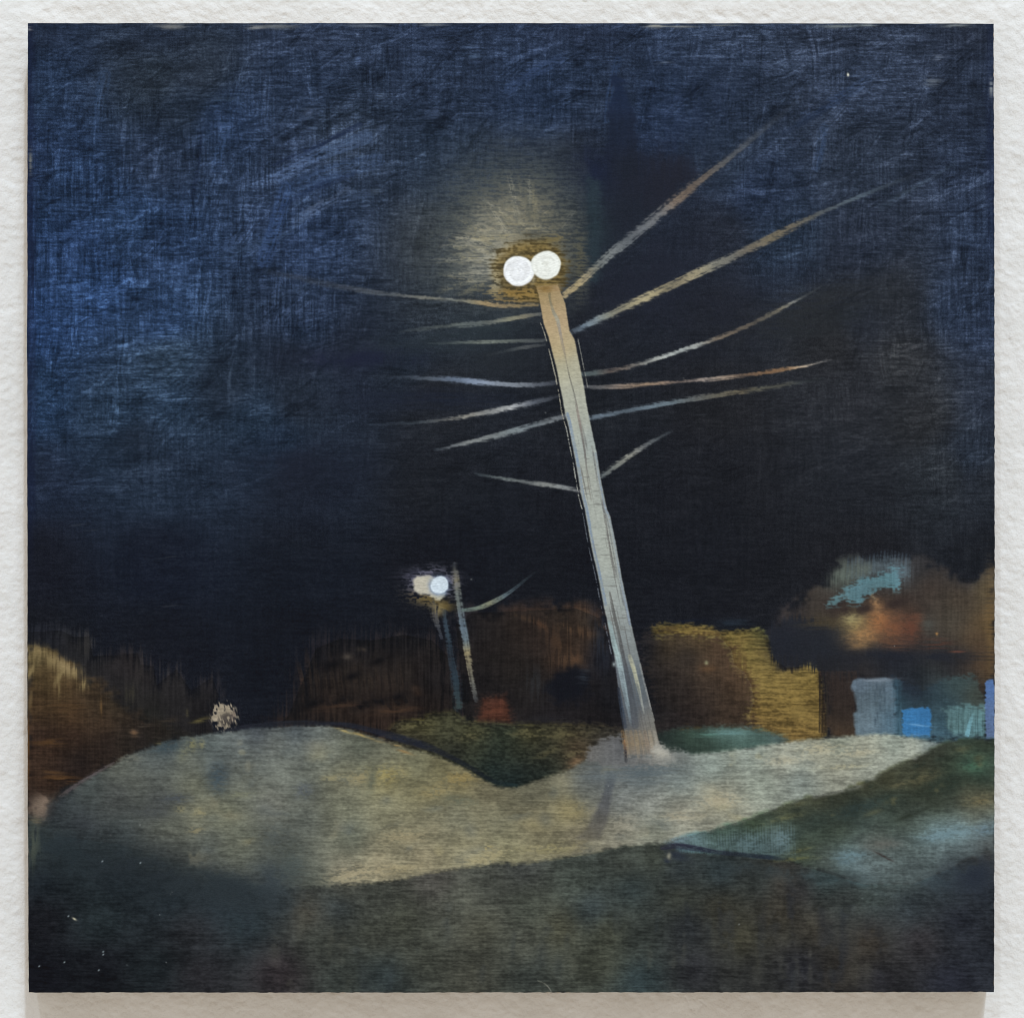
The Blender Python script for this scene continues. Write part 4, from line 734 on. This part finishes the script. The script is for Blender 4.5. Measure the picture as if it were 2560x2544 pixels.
# ---- wires of the big pole
pole = reg('painted_pole')
G = (120, 124, 126); T = (172, 152, 112); B = (110, 126, 144); Wt = (176, 178, 178)
wires = [
    # right side
    ([(1412, 738, 8, T, .95), (1440, 716, 10, (180, 160, 116), .95), (1471, 690, 11, (166, 152, 120), .85), (1500, 660, 13, (112, 118, 118), .8), (1525, 633, 15, (120, 126, 130), .85), (1570, 600, 16, (128, 134, 140), .9), (1611, 570, 16, (132, 136, 142), .9), (1650, 534, 14, (136, 136, 138), .85), (1680, 508, 14, (116, 102, 92), .95), (1720, 474, 14, (112, 96, 84), .95), (1757, 447, 13, (112, 98, 86), .95), (1800, 412, 11, (98, 94, 92), .85), (1823, 394, 9, (90, 92, 96), .8), (1860, 363, 8, (84, 88, 96), .75), (1890, 338, 8, (74, 82, 94), .55), (1974, 268, 7, (64, 76, 98), .35), (2030, 224, 6, (58, 72, 100), .15)], .55, 81),
    ([(1429, 832, 7, (90, 104, 122), .7), (1455, 818, 10, (104, 122, 142), .9), (1485, 805, 12, (118, 132, 142), .95), (1530, 784, 12, (150, 148, 128), .95), (1578, 762, 12, (164, 154, 122), .98), (1620, 741, 12, (164, 152, 118), .98), (1661, 722, 12, (168, 154, 116), .98), (1700, 702, 12, (164, 150, 116), .98), (1744, 682, 12, (158, 148, 120), .95), (1790, 662, 12, (134, 132, 120), .9), (1830, 644, 11, (122, 120, 112), .9), (1870, 626, 11, (118, 108, 92), .95), (1920, 599, 11, (122, 110, 86), .98), (1986, 565, 10, (118, 106, 86), .95), (2030, 543, 8, (108, 104, 92), .9), (2052, 533, 6, (90, 98, 106), .85), (2119, 503, 6, (92, 108, 122), .85), (2172, 482, 5, (84, 102, 118), .65), (2240, 456, 5, (70, 84, 102), .4), (2300, 432, 4, (60, 74, 94), .18)], .35, 82),
    ([(2200, 518, 12, (60, 78, 100), .4), (2270, 478, 7, (74, 94, 114), .5), (2330, 446, 4, (76, 96, 120), .5), (2390, 408, 4, (60, 80, 104), .35)], .6, 95),
    ([(1459, 937, 9, (78, 92, 98), .8), (1485, 933, 8, (88, 100, 102), .8), (1520, 930, 6, (104, 92, 88), .8), (1565, 922, 6, (120, 108, 100), .85), (1611, 908, 6, (140, 142, 140), .9), (1661, 891, 6, (160, 166, 166), .95), (1711, 874, 7, (150, 158, 160), .9), (1750, 862, 6, (156, 160, 158), .95), (1784, 851, 6, (136, 120, 102), .95), (1843, 828, 6, (124, 108, 90), .95), (1880, 810, 6, (112, 100, 86), .9), (1920, 791, 7, (104, 98, 86), .9), (1953, 769, 6, (126, 118, 100), .9), (1986, 754, 4, (130, 132, 130), .85), (2010, 742, 3, (80, 84, 84), .5), (2052, 716, 3, (60, 66, 70), .3)], .45, 83),
    ([(1455, 968, 5, (90, 94, 104), .7), (1500, 970, 5, (110, 108, 110), .8), (1545, 967, 6, (150, 130, 116), .85), (1611, 961, 5, (178, 146, 116), .9), (1694, 956, 4, (176, 148, 132), .9), (1777, 949, 5, (178, 162, 152), .9), (1830, 942, 5, (176, 150, 128), .9), (1860, 939, 5, (166, 124, 90), .95), (1916, 931, 6, (156, 112, 74), .95), (1970, 922, 6, (156, 114, 76), .9), (2000, 917, 4, (190, 166, 140), .95), (2033, 914, 3, (170, 160, 150), .8), (2079, 898, 2.5, (100, 100, 104), .5)], .55, 84),
    ([(1472, 1046, 8, (106, 124, 142), .9), (1500, 1040, 8, (108, 126, 146), .9), (1545, 1030, 7, (104, 122, 140), .9), (1611, 1017, 7, (112, 132, 150), .92), (1677, 1007, 7, (104, 122, 136), .9), (1744, 995, 8, (108, 112, 112), .85), (1800, 986, 7, (120, 114, 96), .9), (1850, 979, 7, (130, 116, 88), .9), (1916, 971, 6, (112, 110, 90), .9), (1953, 964, 6, (124, 120, 100), .85), (2003, 954, 5, (70, 78, 78), .5), (2060, 945, 4, (50, 58, 62), .3)], .4, 85),
    ([(1505, 1190, 7, (112, 122, 126), .9), (1538, 1163, 8, (134, 138, 132), .92), (1578, 1133, 7, (160, 160, 150), .92), (1611, 1113, 7, (130, 134, 138), .85), (1651, 1093, 5, (104, 114, 122), .8), (1680, 1078, 4, (60, 68, 78), .35)], .5, 86),
    # left side
    ([(1344, 763, 4, (150, 126, 82), .8), (1300, 766, 5, (176, 146, 92), .9), (1250, 767, 6, (196, 162, 108), .95), (1205, 758, 7, (190, 158, 106), .95), (1180, 753, 6, (150, 142, 116), .85), (1140, 750, 6, (140, 144, 136), .85), (1087, 747, 6, (148, 144, 128), .85), (1021, 740, 5, (124, 126, 124), .75), (955, 735, 6, (104, 110, 118), .7), (872, 724, 7, (84, 92, 106), .6), (805, 708, 8, (74, 80, 92), .55), (723, 690, 8, (64, 70, 82), .45), (660, 676, 7, (54, 62, 78), .25)], .5, 87),
    ([(1352, 785, 4, (110, 112, 110), .7), (1320, 790, 6, (130, 124, 104), .85), (1269, 798, 6, (130, 130, 110), .9), (1236, 807, 7, (128, 132, 124), .85), (1187, 810, 8, (108, 118, 118), .85), (1120, 813, 6, (92, 100, 98), .8), (1054, 822, 5, (80, 88, 90), .7), (998, 830, 4, (60, 72, 84), .4)], .4, 88),
    ([(1364, 850, 5, (86, 90, 94), .7), (1313, 854, 5, (92, 98, 98), .7), (1269, 853, 4, (112, 120, 114), .8), (1203, 855, 4, (122, 130, 122), .85), (1137, 857, 4, (86, 96, 96), .7), (1070, 858, 3, (64, 76, 80), .4)], .4, 89),
    ([(1362, 861, 3, (74, 78, 82), .6), (1313, 867, 5, (100, 104, 106), .75), (1253, 877, 3, (72, 80, 84), .5), (1220, 888, 3, (60, 66, 70), .3)], .5, 96),
    ([(1389, 957, 6, (76, 82, 96), .6), (1346, 964, 7, (104, 112, 128), .8), (1300, 964, 7, (150, 160, 176), .85), (1269, 960, 7, (152, 164, 184), .9), (1203, 956, 8, (128, 144, 172), .9), (1137, 949, 8, (104, 122, 152), .8), (1070, 944, 6, (92, 104, 122), .7), (1004, 942, 4, (66, 78, 98), .5), (920, 940, 4, (52, 64, 86), .3)], .6, 90),
    ([(1398, 990, 4, (66, 70, 80), .6), (1330, 1007, 8, (104, 112, 128), .75), (1280, 1020, 8, (164, 168, 174), .9), (1220, 1030, 7, (160, 162, 162), .9), (1170, 1041, 6, (170, 166, 156), .9), (1110, 1051, 4, (110, 112, 112), .7), (1038, 1058, 5, (74, 88, 100), .6), (971, 1060, 4, (62, 74, 90), .5), (920, 1062, 3, (66, 84, 112), .4)], .6, 91),
    ([(1418, 1040, 6, (110, 116, 124), .8), (1380, 1050, 8, (124, 132, 140), .85), (1330, 1064, 8, (120, 132, 142), .9), (1276, 1081, 8, (148, 162, 168), .92), (1220, 1095, 8, (176, 184, 184), .95), (1170, 1107, 6, (170, 176, 176), .9), (1120, 1119, 4, (130, 138, 146), .8), (1087, 1125, 3, (70, 82, 98), .4)], .5, 92),
    ([(1451, 1228, 6, (120, 122, 126), .8), (1412, 1220, 7, (142, 148, 152), .88), (1363, 1211, 6, (150, 154, 152), .9), (1313, 1203, 5, (130, 136, 138), .85), (1269, 1199, 5, (150, 162, 160), .85), (1220, 1190, 3, (110, 124, 128), .6), (1187, 1184, 3, (66, 80, 90), .35)], .6, 93),
]
for pts, dry, sd_ in wires:
    for _ in range(2):     # ease the kinks out
        pts = [pts[0]] + [(.5 * pts[k][0] + .25 * (pts[k - 1][0] + pts[k + 1][0]), .5 * pts[k][1] + .25 * (pts[k - 1][1] + pts[k + 1][1])) + tuple(pts[k][2:]) for k in range(1, len(pts) - 1)] + [pts[-1]]
    wr = reg('painted_wire', pole)
    # thin veil of greyer paint dragged along the wire
    soft_pts = [(x, y, w * 2.2, (46, 52, 60), .3 * al) for (x, y, w, c, al) in pts]
    if sd_ not in (95,): stroke(soft_pts, .3, None, 0, sd_ + 100, .98)
    stroke([(x, y, w * 1.22 + 1.4, tuple(.8 * v + .2 * sum(c) / 3 for v in c), al * (.85 if al > .65 else .6)) for (x, y, w, c, al) in pts], dry * .9, wr, .012, sd_, .85, idw=.62, wobble=.06, feather=True)

# ---- the big leaning pole
PL = [(1340, 716), (1346, 735), (1359, 808), (1371, 841), (1393, 928), (1406, 994), (1413, 1034), (1422, 1067), (1439, 1153), (1452, 1232), (1462, 1272), (1479, 1368), (1495, 1438), (1509, 1511), (1522, 1570), (1535, 1633), (1545, 1712), (1555, 1776), (1562, 1835), (1562, 1886)]
PR = [(1394, 712), (1413, 759), (1424, 828), (1436, 848), (1449, 911), (1460, 967), (1467, 1014), (1475, 1053), (1482, 1087), (1492, 1133), (1502, 1199), (1517, 1272), (1525, 1289), (1538, 1352), (1555, 1448), (1568, 1511), (1578, 1560), (1591, 1617), (1606, 1680), (1624, 1759), (1638, 1815), (1648, 1856), (1662, 1884)]
out = PL + PR[::-1]
# dark line and thin pale scratch down the left side
off = lambda pts, d: [(x + d, y) for x, y in pts]
stroke([(x - 4, y, 3.0, (27, 29, 34), .45) for x, y in PL[2:15]], .8, None, .0, 401, .5, length=40, wobble=.8)
stroke([(x - 7.5, y, 1.8, (176, 172, 156), .75) for x, y in PL[2:8]], .98, None, .03, 402, .5, length=20, wobble=.8)
stroke([(x - 7, y, 1.8, (170, 172, 166), .8) for x, y in PL[7:11]], .98, None, .03, 403, .5, length=20, wobble=.8)
stroke([(x - 7, y, 1.6, (120, 128, 140), .6) for x, y in PL[10:16]], .98, None, .02, 404, .5, length=20, wobble=.8)
stroke([(x + 5, y, 3, (28, 30, 36), .5) for x, y in PR[2:9]], .4, None, .0, 405, .5)
stroke([(x + 9, y, 1.8, (150, 150, 144), .6) for x, y in PR[3:6]], .98, None, .02, 406, .5, length=20, wobble=.8)
area(out, [(1360, 730, (152, 132, 94)), (1390, 740, (158, 140, 110)), (1370, 790, (174, 152, 118)), (1405, 800, (176, 154, 126)), (1385, 850, (176, 156, 124)), (1425, 850, (172, 160, 132)), (1395, 880, (176, 160, 124)), (1400, 920, (168, 168, 150)), (1440, 910, (172, 172, 156)), (1425, 980, (174, 174, 160)), (1450, 1000, (172, 172, 160)), (1430, 1080, (176, 174, 160)), (1480, 1100, (162, 164, 158)), (1470, 1200, (176, 172, 158)), (1495, 1220, (166, 164, 154)), (1490, 1300, (174, 172, 160)), (1515, 1400, (172, 170, 158)), (1530, 1480, (166, 166, 158)), (1545, 1540, (156, 156, 150)), (1550, 1600, (140, 142, 140)), (1580, 1620, (134, 134, 130)), (1560, 1680, (96, 100, 106)), (1600, 1720, (100, 104, 106)), (1580, 1760, (84, 88, 96)), (1570, 1815, (72, 76, 84)), (1625, 1800, (126, 120, 112)), (1580, 1850, (136, 118, 98)), (1620, 1850, (134, 122, 106)), (1600, 1885, (118, 112, 106))],
     soft=2.0, rough=.5, amp=.07, hvb=(.4, .1, .2), rid=pole, ht=.05)
mk = (ID == pole)[..., None]
C[:] = np.where(mk, C * (1 + sstep(900, 1150, Y)[..., None] * np.array([-.055, -.01, .03])), C)
# grain lines where the paint skipped
s = box(1330, 700, 1670, 1900)
sd = sdist(s, out)
ax_ = noise(X[s] * 1.0, Y[s] * 1.0, 3.4, 90, -11.5, 55)
lay(s, .5 * sstep(.70, .86, ax_) * sstep(2, 8, sd) * sstep(980, 1150, Y[s]), np.array([92, 90, 90], np.float32))
lay(s, .5 * sstep(.76, .9, noise(X[s], Y[s], 26, 4.2, 2, 56)) * sstep(4, 10, sd) * sstep(1050, 1200, Y[s]) * sstep(1700, 1560, Y[s]), np.array([104, 104, 102], np.float32))
# centre seam
stroke([(1374, 735, 5, (96, 92, 72), .6), (1376, 752, 4, (110, 108, 92), .7), (1384, 780, 5, (130, 130, 120), .7), (1393, 798, 6, (150, 154, 146), .75), (1400, 830, 5, (128, 124, 124), .7), (1408, 868, 4, (136, 128, 122), .75), (1415, 900, 2, (116, 112, 104), .7), (1422, 934, 2.4, (100, 98, 92), .7), (1436, 987, 2.4, (92, 92, 90), .75), (1444, 1030, 4, (124, 112, 108), .7), (1450, 1060, 4, (120, 108, 106), .7), (1456, 1090, 3, (108, 104, 102), .7), (1462, 1130, 3.4, (100, 96, 96), .7), (1469, 1199, 2.4, (120, 118, 112), .7), (1478, 1250, 2, (128, 126, 120), .5)], .5, None, -.04, 410, .5, idw=0)
stroke([(1480, 1115, 2.5, (116, 112, 108), .6), (1486, 1150, 3, (112, 110, 108), .6), (1492, 1200, 2.5, (112, 110, 106), .5)], .6, None, -.03, 411)
stroke([(1506, 1250, 3, (96, 92, 92), .6), (1518, 1330, 4, (92, 90, 90), .7), (1530, 1400, 4, (94, 92, 92), .7), (1540, 1440, 4, (100, 98, 98), .6)], .7, None, -.03, 412)
stroke([(1524, 1480, 3, (90, 88, 86), .7), (1534, 1530, 5, (84, 84, 84), .75), (1546, 1580, 5, (84, 84, 84), .8), (1558, 1640, 6, (80, 82, 86), .9), (1570, 1700, 9, (74, 78, 86), .95), (1582, 1770, 12, (78, 82, 88), .95), (1588, 1812, 12, (78, 82, 90), .7)], .35, None, -.02, 413)
# blue edges
stroke([(x + 5, y, 5, (112, 132, 162), .7) for x, y in PL[6:14]], .5, None, .02, 414, .6)
stroke([(x - 3, y, 4, (126, 140, 160), .75) for x, y in PR[9:17]], .5, None, .03, 415, .6)
stroke([(x - 9, y, 3, (88, 92, 100), .5) for x, y in PR[9:16]], .7, None, -.02, 416, .6)
# light streaks near the foot
stroke([(1524, 1555, 7, (140, 160, 164), .6), (1536, 1610, 8, (150, 172, 176), .9), (1545, 1640, 10, (156, 176, 180), .95), (1555, 1690, 9, (142, 158, 166), .95), (1565, 1740, 7, (134, 150, 158), .95), (1574, 1790, 5, (116, 130, 140), .7), (1577, 1812, 3, (100, 110, 118), .4)], .3, None, .07, 417, .5)
stroke([(1574, 1640, 6, (150, 152, 140), .8), (1584, 1670, 7, (168, 168, 146), .95), (1594, 1710, 6, (160, 162, 148), .95), (1604, 1755, 4, (146, 150, 148), .9), (1610, 1782, 3, (130, 134, 132), .6)], .35, None, .06, 418, .5)
stroke([(1600, 1660, 3, (134, 136, 136), .8), (1612, 1710, 3, (136, 140, 142), .85), (1624, 1760, 3, (140, 142, 142), .85), (1634, 1800, 4, (128, 128, 124), .8)], .5, None, .05, 419, .5)
stroke([(1546, 1720, 5, (44, 48, 58), .8), (1554, 1770, 7, (52, 62, 78), .8), (1562, 1815, 8, (56, 62, 74), .7)], .3, None, 0, 420, .6)
blob(1535, 1660, 5, 6, (190, 205, 210), .8, 0, .3, BL, ht=.06)
# foot
for k, (x, c) in enumerate([(1562, (138, 114, 86)), (1572, (138, 120, 96)), (1582, (128, 114, 96)), (1594, (134, 120, 100)), (1606, (130, 118, 102)), (1618, (132, 118, 104)), (1630, (142, 132, 118)), (1642, (150, 146, 138))]):
    stroke([(x - 6, 1828, 6, c, .5), (x, 1860, 7, c, .85), (x + 4, 1896 - 6 * (k % 3), 6, (128, 122, 116), .7)], .5, None, .05, 430 + k)
foot = reg('painted_pole_foot', pole)
area([(1464, 1890), (1476, 1868), (1510, 1848), (1548, 1838), (1560, 1860), (1566, 1892), (1630, 1888), (1646, 1858), (1662, 1872), (1676, 1878), (1700, 1874), (1720, 1884), (1720, 1904), (1640, 1914), (1540, 1914), (1470, 1906)],
     [(1480, 1880, (104, 102, 100)), (1520, 1865, (96, 96, 98)), (1550, 1870, (80, 82, 88)), (1600, 1902, (112, 112, 112)), (1655, 1882, (156, 154, 148)), (1690, 1886, (112, 116, 116)), (1520, 1900, (104, 106, 108)), (1715, 1896, (112, 120, 118))], 8, 9, .16, rid=foot, ht=.04, alpha=.9)
blob(1650, 1880, 30, 14, (172, 170, 162), .75, 20, .6, BL, ht=.05)
stroke([(1560, 1850, 3, (160, 120, 84), .8), (1564, 1880, 4, (52, 50, 54), .9), (1565, 1902, 5, (60, 62, 66), .8)], .3, None, .05, 440)
# top of the pole meets the glow
blob(1365, 722, 26, 10, (128, 102, 62), .7, 0, .7)
blob(1392, 722, 14, 10, (150, 126, 94), .6, 0, .7)
# lamps of the big pole: thick round dabs
blob(1290, 680, 52, 52, (70, 64, 50), .35, 0, .6, BL, pw=5)
l1 = reg('painted_lamp', pole); disc(1297, 678, 38.5, (240, 244, 252), l1, 1, .24)
l2 = reg('painted_lamp', pole); disc(1365, 663, 36.5, (234, 238, 236), l2, 2, .24)
blob(1334, 700, 5, 14, (200, 190, 160), .5, 15, .3)

# specular glints put into the colour as pale flecks, with dust and tiny bare spots
for k in range(16):
    x = rs.uniform(80, 2480); y = rs.uniform(70, 2470)
    if rs.rand() < .2: x = rs.uniform(80, 560); y = rs.uniform(2050, 2470)
    r_ = rs.uniform(1.1, 1.9)
    v = rs.uniform(70, 140)
    blob(x, y, r_ * rs.uniform(.8, 1.7), r_, (v, v + 4, v + 6), .7, rs.uniform(-60, 30), 0)
blob(186, 2296, 6, 2.5, (206, 200, 176), .95, 30, 0)
for (x, y) in [(98, 2414), (171, 2289), (247, 2424), (258, 2378), (258, 2385), (161, 2404), (256, 2152), (351, 2156)]: blob(x, y, 3, 1.6, (170, 185, 195), .8, -40, 0)
for k, (x, y) in enumerate([(195, 1312), (240, 1323), (420, 1393), (420, 1515), (1930, 1020), (1760, 1036)]):
    blob(x, y, 26, 2, (62, 66, 74), .35, -8, .9); HT[box(x - 30, y - 6, x + 30, y + 6)] += .05 * GR[box(x - 30, y - 6, x + 30, y + 6)]
stroke([(1344, 2450, 2, (110, 112, 104), .5), (1362, 2458, 2, (120, 120, 110), .6), (1374, 2470, 2, (130, 130, 124), .6), (1378, 2478, 2, (120, 120, 114), .5)], .3, None, 0, 450)
C += ((FI - .5) * 5)[..., None]
C = np.clip(C, 14, 250)

# ---------------------------------------------------------------- materials
def mat(name):
    m = bpy.data.materials.new(name)
    m.use_nodes = True
    nt = m.node_tree
    return m, nt, nt.nodes['Principled BSDF']


paint, nt, bs = mat('oil_paint')
at = nt.nodes.new('ShaderNodeAttribute'); at.attribute_name = 'pigment'
tc = nt.nodes.new('ShaderNodeTexCoord')
mp = nt.nodes.new('ShaderNodeMapping'); mp.inputs['Scale'].default_value = (900, 900, 5200)
nz = nt.nodes.new('ShaderNodeTexNoise'); nz.inputs['Scale'].default_value = 1.0; nz.inputs['Detail'].default_value = 3
nt.links.new(tc.outputs['Object'], mp.inputs['Vector']); nt.links.new(mp.outputs['Vector'], nz.inputs['Vector'])
mr = nt.nodes.new('ShaderNodeMapRange')
mr.inputs['From Min'].default_value = .3; mr.inputs['From Max'].default_value = .7
mr.inputs['To Min'].default_value = .82; mr.inputs['To Max'].default_value = 1.18
nt.links.new(nz.outputs['Fac'], mr.inputs['Value'])
mx = nt.nodes.new('ShaderNodeVectorMath'); mx.operation = 'SCALE'
nt.links.new(at.outputs['Color'], mx.inputs[0]); nt.links.new(mr.outputs['Result'], mx.inputs['Scale'])
nt.links.new(mx.outputs['Vector'], bs.inputs['Base Color'])
bp = nt.nodes.new('ShaderNodeBump'); bp.inputs['Strength'].default_value = .12; bp.inputs['Distance'].default_value = .0001
nt.links.new(nz.outputs['Fac'], bp.inputs['Height']); nt.links.new(bp.outputs['Normal'], bs.inputs['Normal'])
bs.inputs['Roughness'].default_value = .5
bs.inputs['Specular IOR Level'].default_value = .08

wood, nt, bs = mat('birch_plywood')
tc = nt.nodes.new('ShaderNodeTexCoord')
mp = nt.nodes.new('ShaderNodeMapping'); mp.inputs['Scale'].default_value = (40, 900, 40)
nz = nt.nodes.new('ShaderNodeTexNoise'); nz.inputs['Scale'].default_value = 1.0; nz.inputs['Detail'].default_value = 4
nt.links.new(tc.outputs['Object'], mp.inputs['Vector']); nt.links.new(mp.outputs['Vector'], nz.inputs['Vector'])
cr = nt.nodes.new('ShaderNodeValToRGB')
cr.color_ramp.elements[0].color = (.30, .19, .10, 1); cr.color_ramp.elements[1].color = (.56, .42, .27, 1)
nt.links.new(nz.outputs['Fac'], cr.inputs['Fac']); nt.links.new(cr.outputs['Color'], bs.inputs['Base Color'])
bs.inputs['Roughness'].default_value = .65

plaster, nt, bs = mat('white_wall_paint')
tc = nt.nodes.new('ShaderNodeTexCoord')
n1 = nt.nodes.new('ShaderNodeTexNoise'); n1.inputs['Scale'].default_value = 420; n1.inputs['Detail'].default_value = 5; n1.inputs['Roughness'].default_value = .6
n2 = nt.nodes.new('ShaderNodeTexNoise'); n2.inputs['Scale'].default_value = 60; n2.inputs['Detail'].default_value = 3
nt.links.new(tc.outputs['Object'], n1.inputs['Vector']); nt.links.new(tc.outputs['Object'], n2.inputs['Vector'])
cr = nt.nodes.new('ShaderNodeValToRGB')
cr.color_ramp.elements[0].position = .3; cr.color_ramp.elements[1].position = .7
cr.color_ramp.elements[0].color = (.676, .683, .698, 1); cr.color_ramp.elements[1].color = (.735, .747, .772, 1)
nt.links.new(n2.outputs['Fac'], cr.inputs['Fac']); nt.links.new(cr.outputs['Color'], bs.inputs['Base Color'])
bp = nt.nodes.new('ShaderNodeBump'); bp.inputs['Strength'].default_value = .7; bp.inputs['Distance'].default_value = .0009
nt.links.new(n1.outputs['Fac'], bp.inputs['Height']); nt.links.new(bp.outputs['Normal'], bs.inputs['Normal'])
bs.inputs['Roughness'].default_value = .62
bs.inputs['Specular IOR Level'].default_value = .2

# ---------------------------------------------------------------- build meshes
def grid_mesh(name, co, faces, colors=None, material=None, smooth=True):
    me = bpy.data.meshes.new(name)
    me.vertices.add(len(co)); me.vertices.foreach_set('co', co.astype(np.float32).ravel())
    nf = len(faces)
    me.loops.add(nf * 4); me.loops.foreach_set('vertex_index', faces.astype(np.int32).ravel())
    me.polygons.add(nf); me.polygons.foreach_set('loop_start', np.arange(0, nf * 4, 4, dtype=np.int32))
    me.polygons.foreach_set('use_smooth', np.full(nf, smooth, dtype=bool))
    if colors is not None:
        ca = me.color_attributes.new('pigment', 'FLOAT_COLOR', 'POINT')
        ca.data.foreach_set('color', colors.astype(np.float32).ravel())
    me.update(calc_edges=True)
    if material: me.materials.append(material)
    return me


def link(name, me, parent=None):
    o = bpy.data.objects.new(name, me)
    COL.objects.link(o)
    if parent: o.parent = parent
    return o


# wall: plastered and rolled with thick white paint, lumpy
c1 = np.concatenate([-1.6 + 1.38 * np.linspace(0, 1, 26) ** .55, np.linspace(-.2, .2, 1300)[1:-1], 1.6 - 1.38 * np.linspace(1, 0, 26) ** .55])
c1 = np.sort(c1)
gx, gz = np.meshgrid(c1, c1)
qx = gx / PX + 1280; qy = 1272 - gz / PX
lump = .55 * (noise(qx, qy, 52, 36, 20, 71) - .5) + .58 * (noise(qx, qy, 24, 17, 25, 72) - .5) + .36 * (noise(qx, qy, 12, 9, 15, 73) - .5) + .8 * (noise(qx, qy, 170, 140, 0, 74) - .5)
streak = noise(qx, qy, 46, 5, -38, 75) - .5
lump += .16 * streak * sstep(1900, 2100, qx) * sstep(200, 0, qy)
h = .52 * lump
for (x, y, r_, d_) in [(1553, 36, 16, .35), (1690, 26, 20, .3), (1705, 34, 14, .25), (1760, 34, 14, .4), (1808, 22, 12, .35), (1850, 24, 14, .4), (1918, 28, 12, .35), (1950, 12, 12, .3), (2500, 1145, 7, .5), (2532, 1562, 7, .4), (1628, 5, 12, .4), (30, 1680, 16, .3), (42, 1850, 14, .3), (52, 1840, 9, .4), (2516, 1680, 12, .3), (2540, 2090, 10, .4), (702, 22, 5, .5), (1105, 12, 6, .3)]:
    h -= d_ * np.exp(-((qx - x) ** 2 + ((qy - y) * 1.3) ** 2) / r_ ** 2)
for (x0, y0, x1, y1) in [(1720, 2510, 1734, 2540), (1758, 2518, 1772, 2530), (1700, 2500, 1730, 2496), (1760, 2530, 1752, 2544)]:
    t = np.clip(((qx - x0) * (x1 - x0) + (qy - y0) * (y1 - y0)) / ((x1 - x0) ** 2 + (y1 - y0) ** 2), 0, 1)
    h -= .25 * np.exp(-(((qx - x0 - t * (x1 - x0)) ** 2 + (qy - y0 - t * (y1 - y0)) ** 2) / 6.0))
co = np.stack([gx, -h * 1e-3, gz], -1).reshape(-1, 3)
n = len(c1)
ii = np.arange(n * n).reshape(n, n)
fa = np.stack([ii[:-1, :-1], ii[:-1, 1:], ii[1:, 1:], ii[1:, :-1]], -1).reshape(-1, 4)
wall = link('wall', grid_mesh('wall', co, fa, None, plaster))
wall['kind'] = 'structure'

# the painting: an empty at the wall behind it, parents the board and the painted parts
root = bpy.data.objects.new('painting', None)
COL.objects.link(root)
root.empty_display_size = .05
root['label'] = 'square oil painting of a leaning lit lamp pole at night on a white wall'
root['category'] = 'painting'

# board
ring = [(float(left_x[i]), float(Y[i, 0])) for i in range(0, NY, 10)]
ring += [(float(X[-1, j]), float(Y[-1, j])) for j in range(0, NX, 8)]
ring += [(float(right_x[i]), float(Y[i, -1])) for i in range(NY - 1, -1, -10)]
ring += [(float(X[0, j]), float(Y[0, j])) for j in range(NX - 1, -1, -8)]
rg = []
for p in ring:
    if not rg or math.hypot(p[0] - rg[-1][0], p[1] - rg[-1][1]) > .5: rg.append(p)
if math.hypot(rg[0][0] - rg[-1][0], rg[0][1] - rg[-1][1]) < .5: rg.pop()
f = [(wx(x), -DEPTH + .00006, wz(y)) for x, y in rg]
b = [(wx(x), -.0006, wz(y)) for x, y in rg]
m_ = len(rg)
me = bpy.data.meshes.new('wooden_panel')
me.from_pydata(f + b, [], [tuple(range(m_)), tuple(range(2 * m_ - 1, m_ - 1, -1))] + [(k, m_ + k, m_ + (k + 1) % m_, (k + 1) % m_) for k in range(m_)])
me.materials.append(wood)
link('wooden_panel', me, root)

# paint parts
lin = C / 255.0
lin = np.where(lin <= .04045, lin / 12.92, ((lin + .055) / 1.055) ** 2.4)
lin = np.clip((lin - SHEEN) / LIGHT, .0015, .93)
rgba = np.concatenate([lin, np.ones((NY, NX, 1), np.float32)], -1).reshape(-1, 4)
P3 = np.stack([wx(X), -DEPTH - np.clip(HT * .45, 0, .3) * 1e-3, wz(Y)], -1).reshape(-1, 3)
cell = ID[:-1, :-1]
vi = np.arange(NX * NY).reshape(NY, NX)
quads = np.stack([vi[:-1, :-1], vi[1:, :-1], vi[1:, 1:], vi[:-1, 1:]], -1)
made = {}
for rid, (name, par) in enumerate(REG):
    q = quads[cell == rid]
    if len(q) < 12:
        continue
    used, inv = np.unique(q, return_inverse=True)
    me = grid_mesh(name, P3[used], inv.reshape(-1, 4), rgba[used], paint)
    made[rid] = link(name, me, made.get(par, root) if par is not None else root)
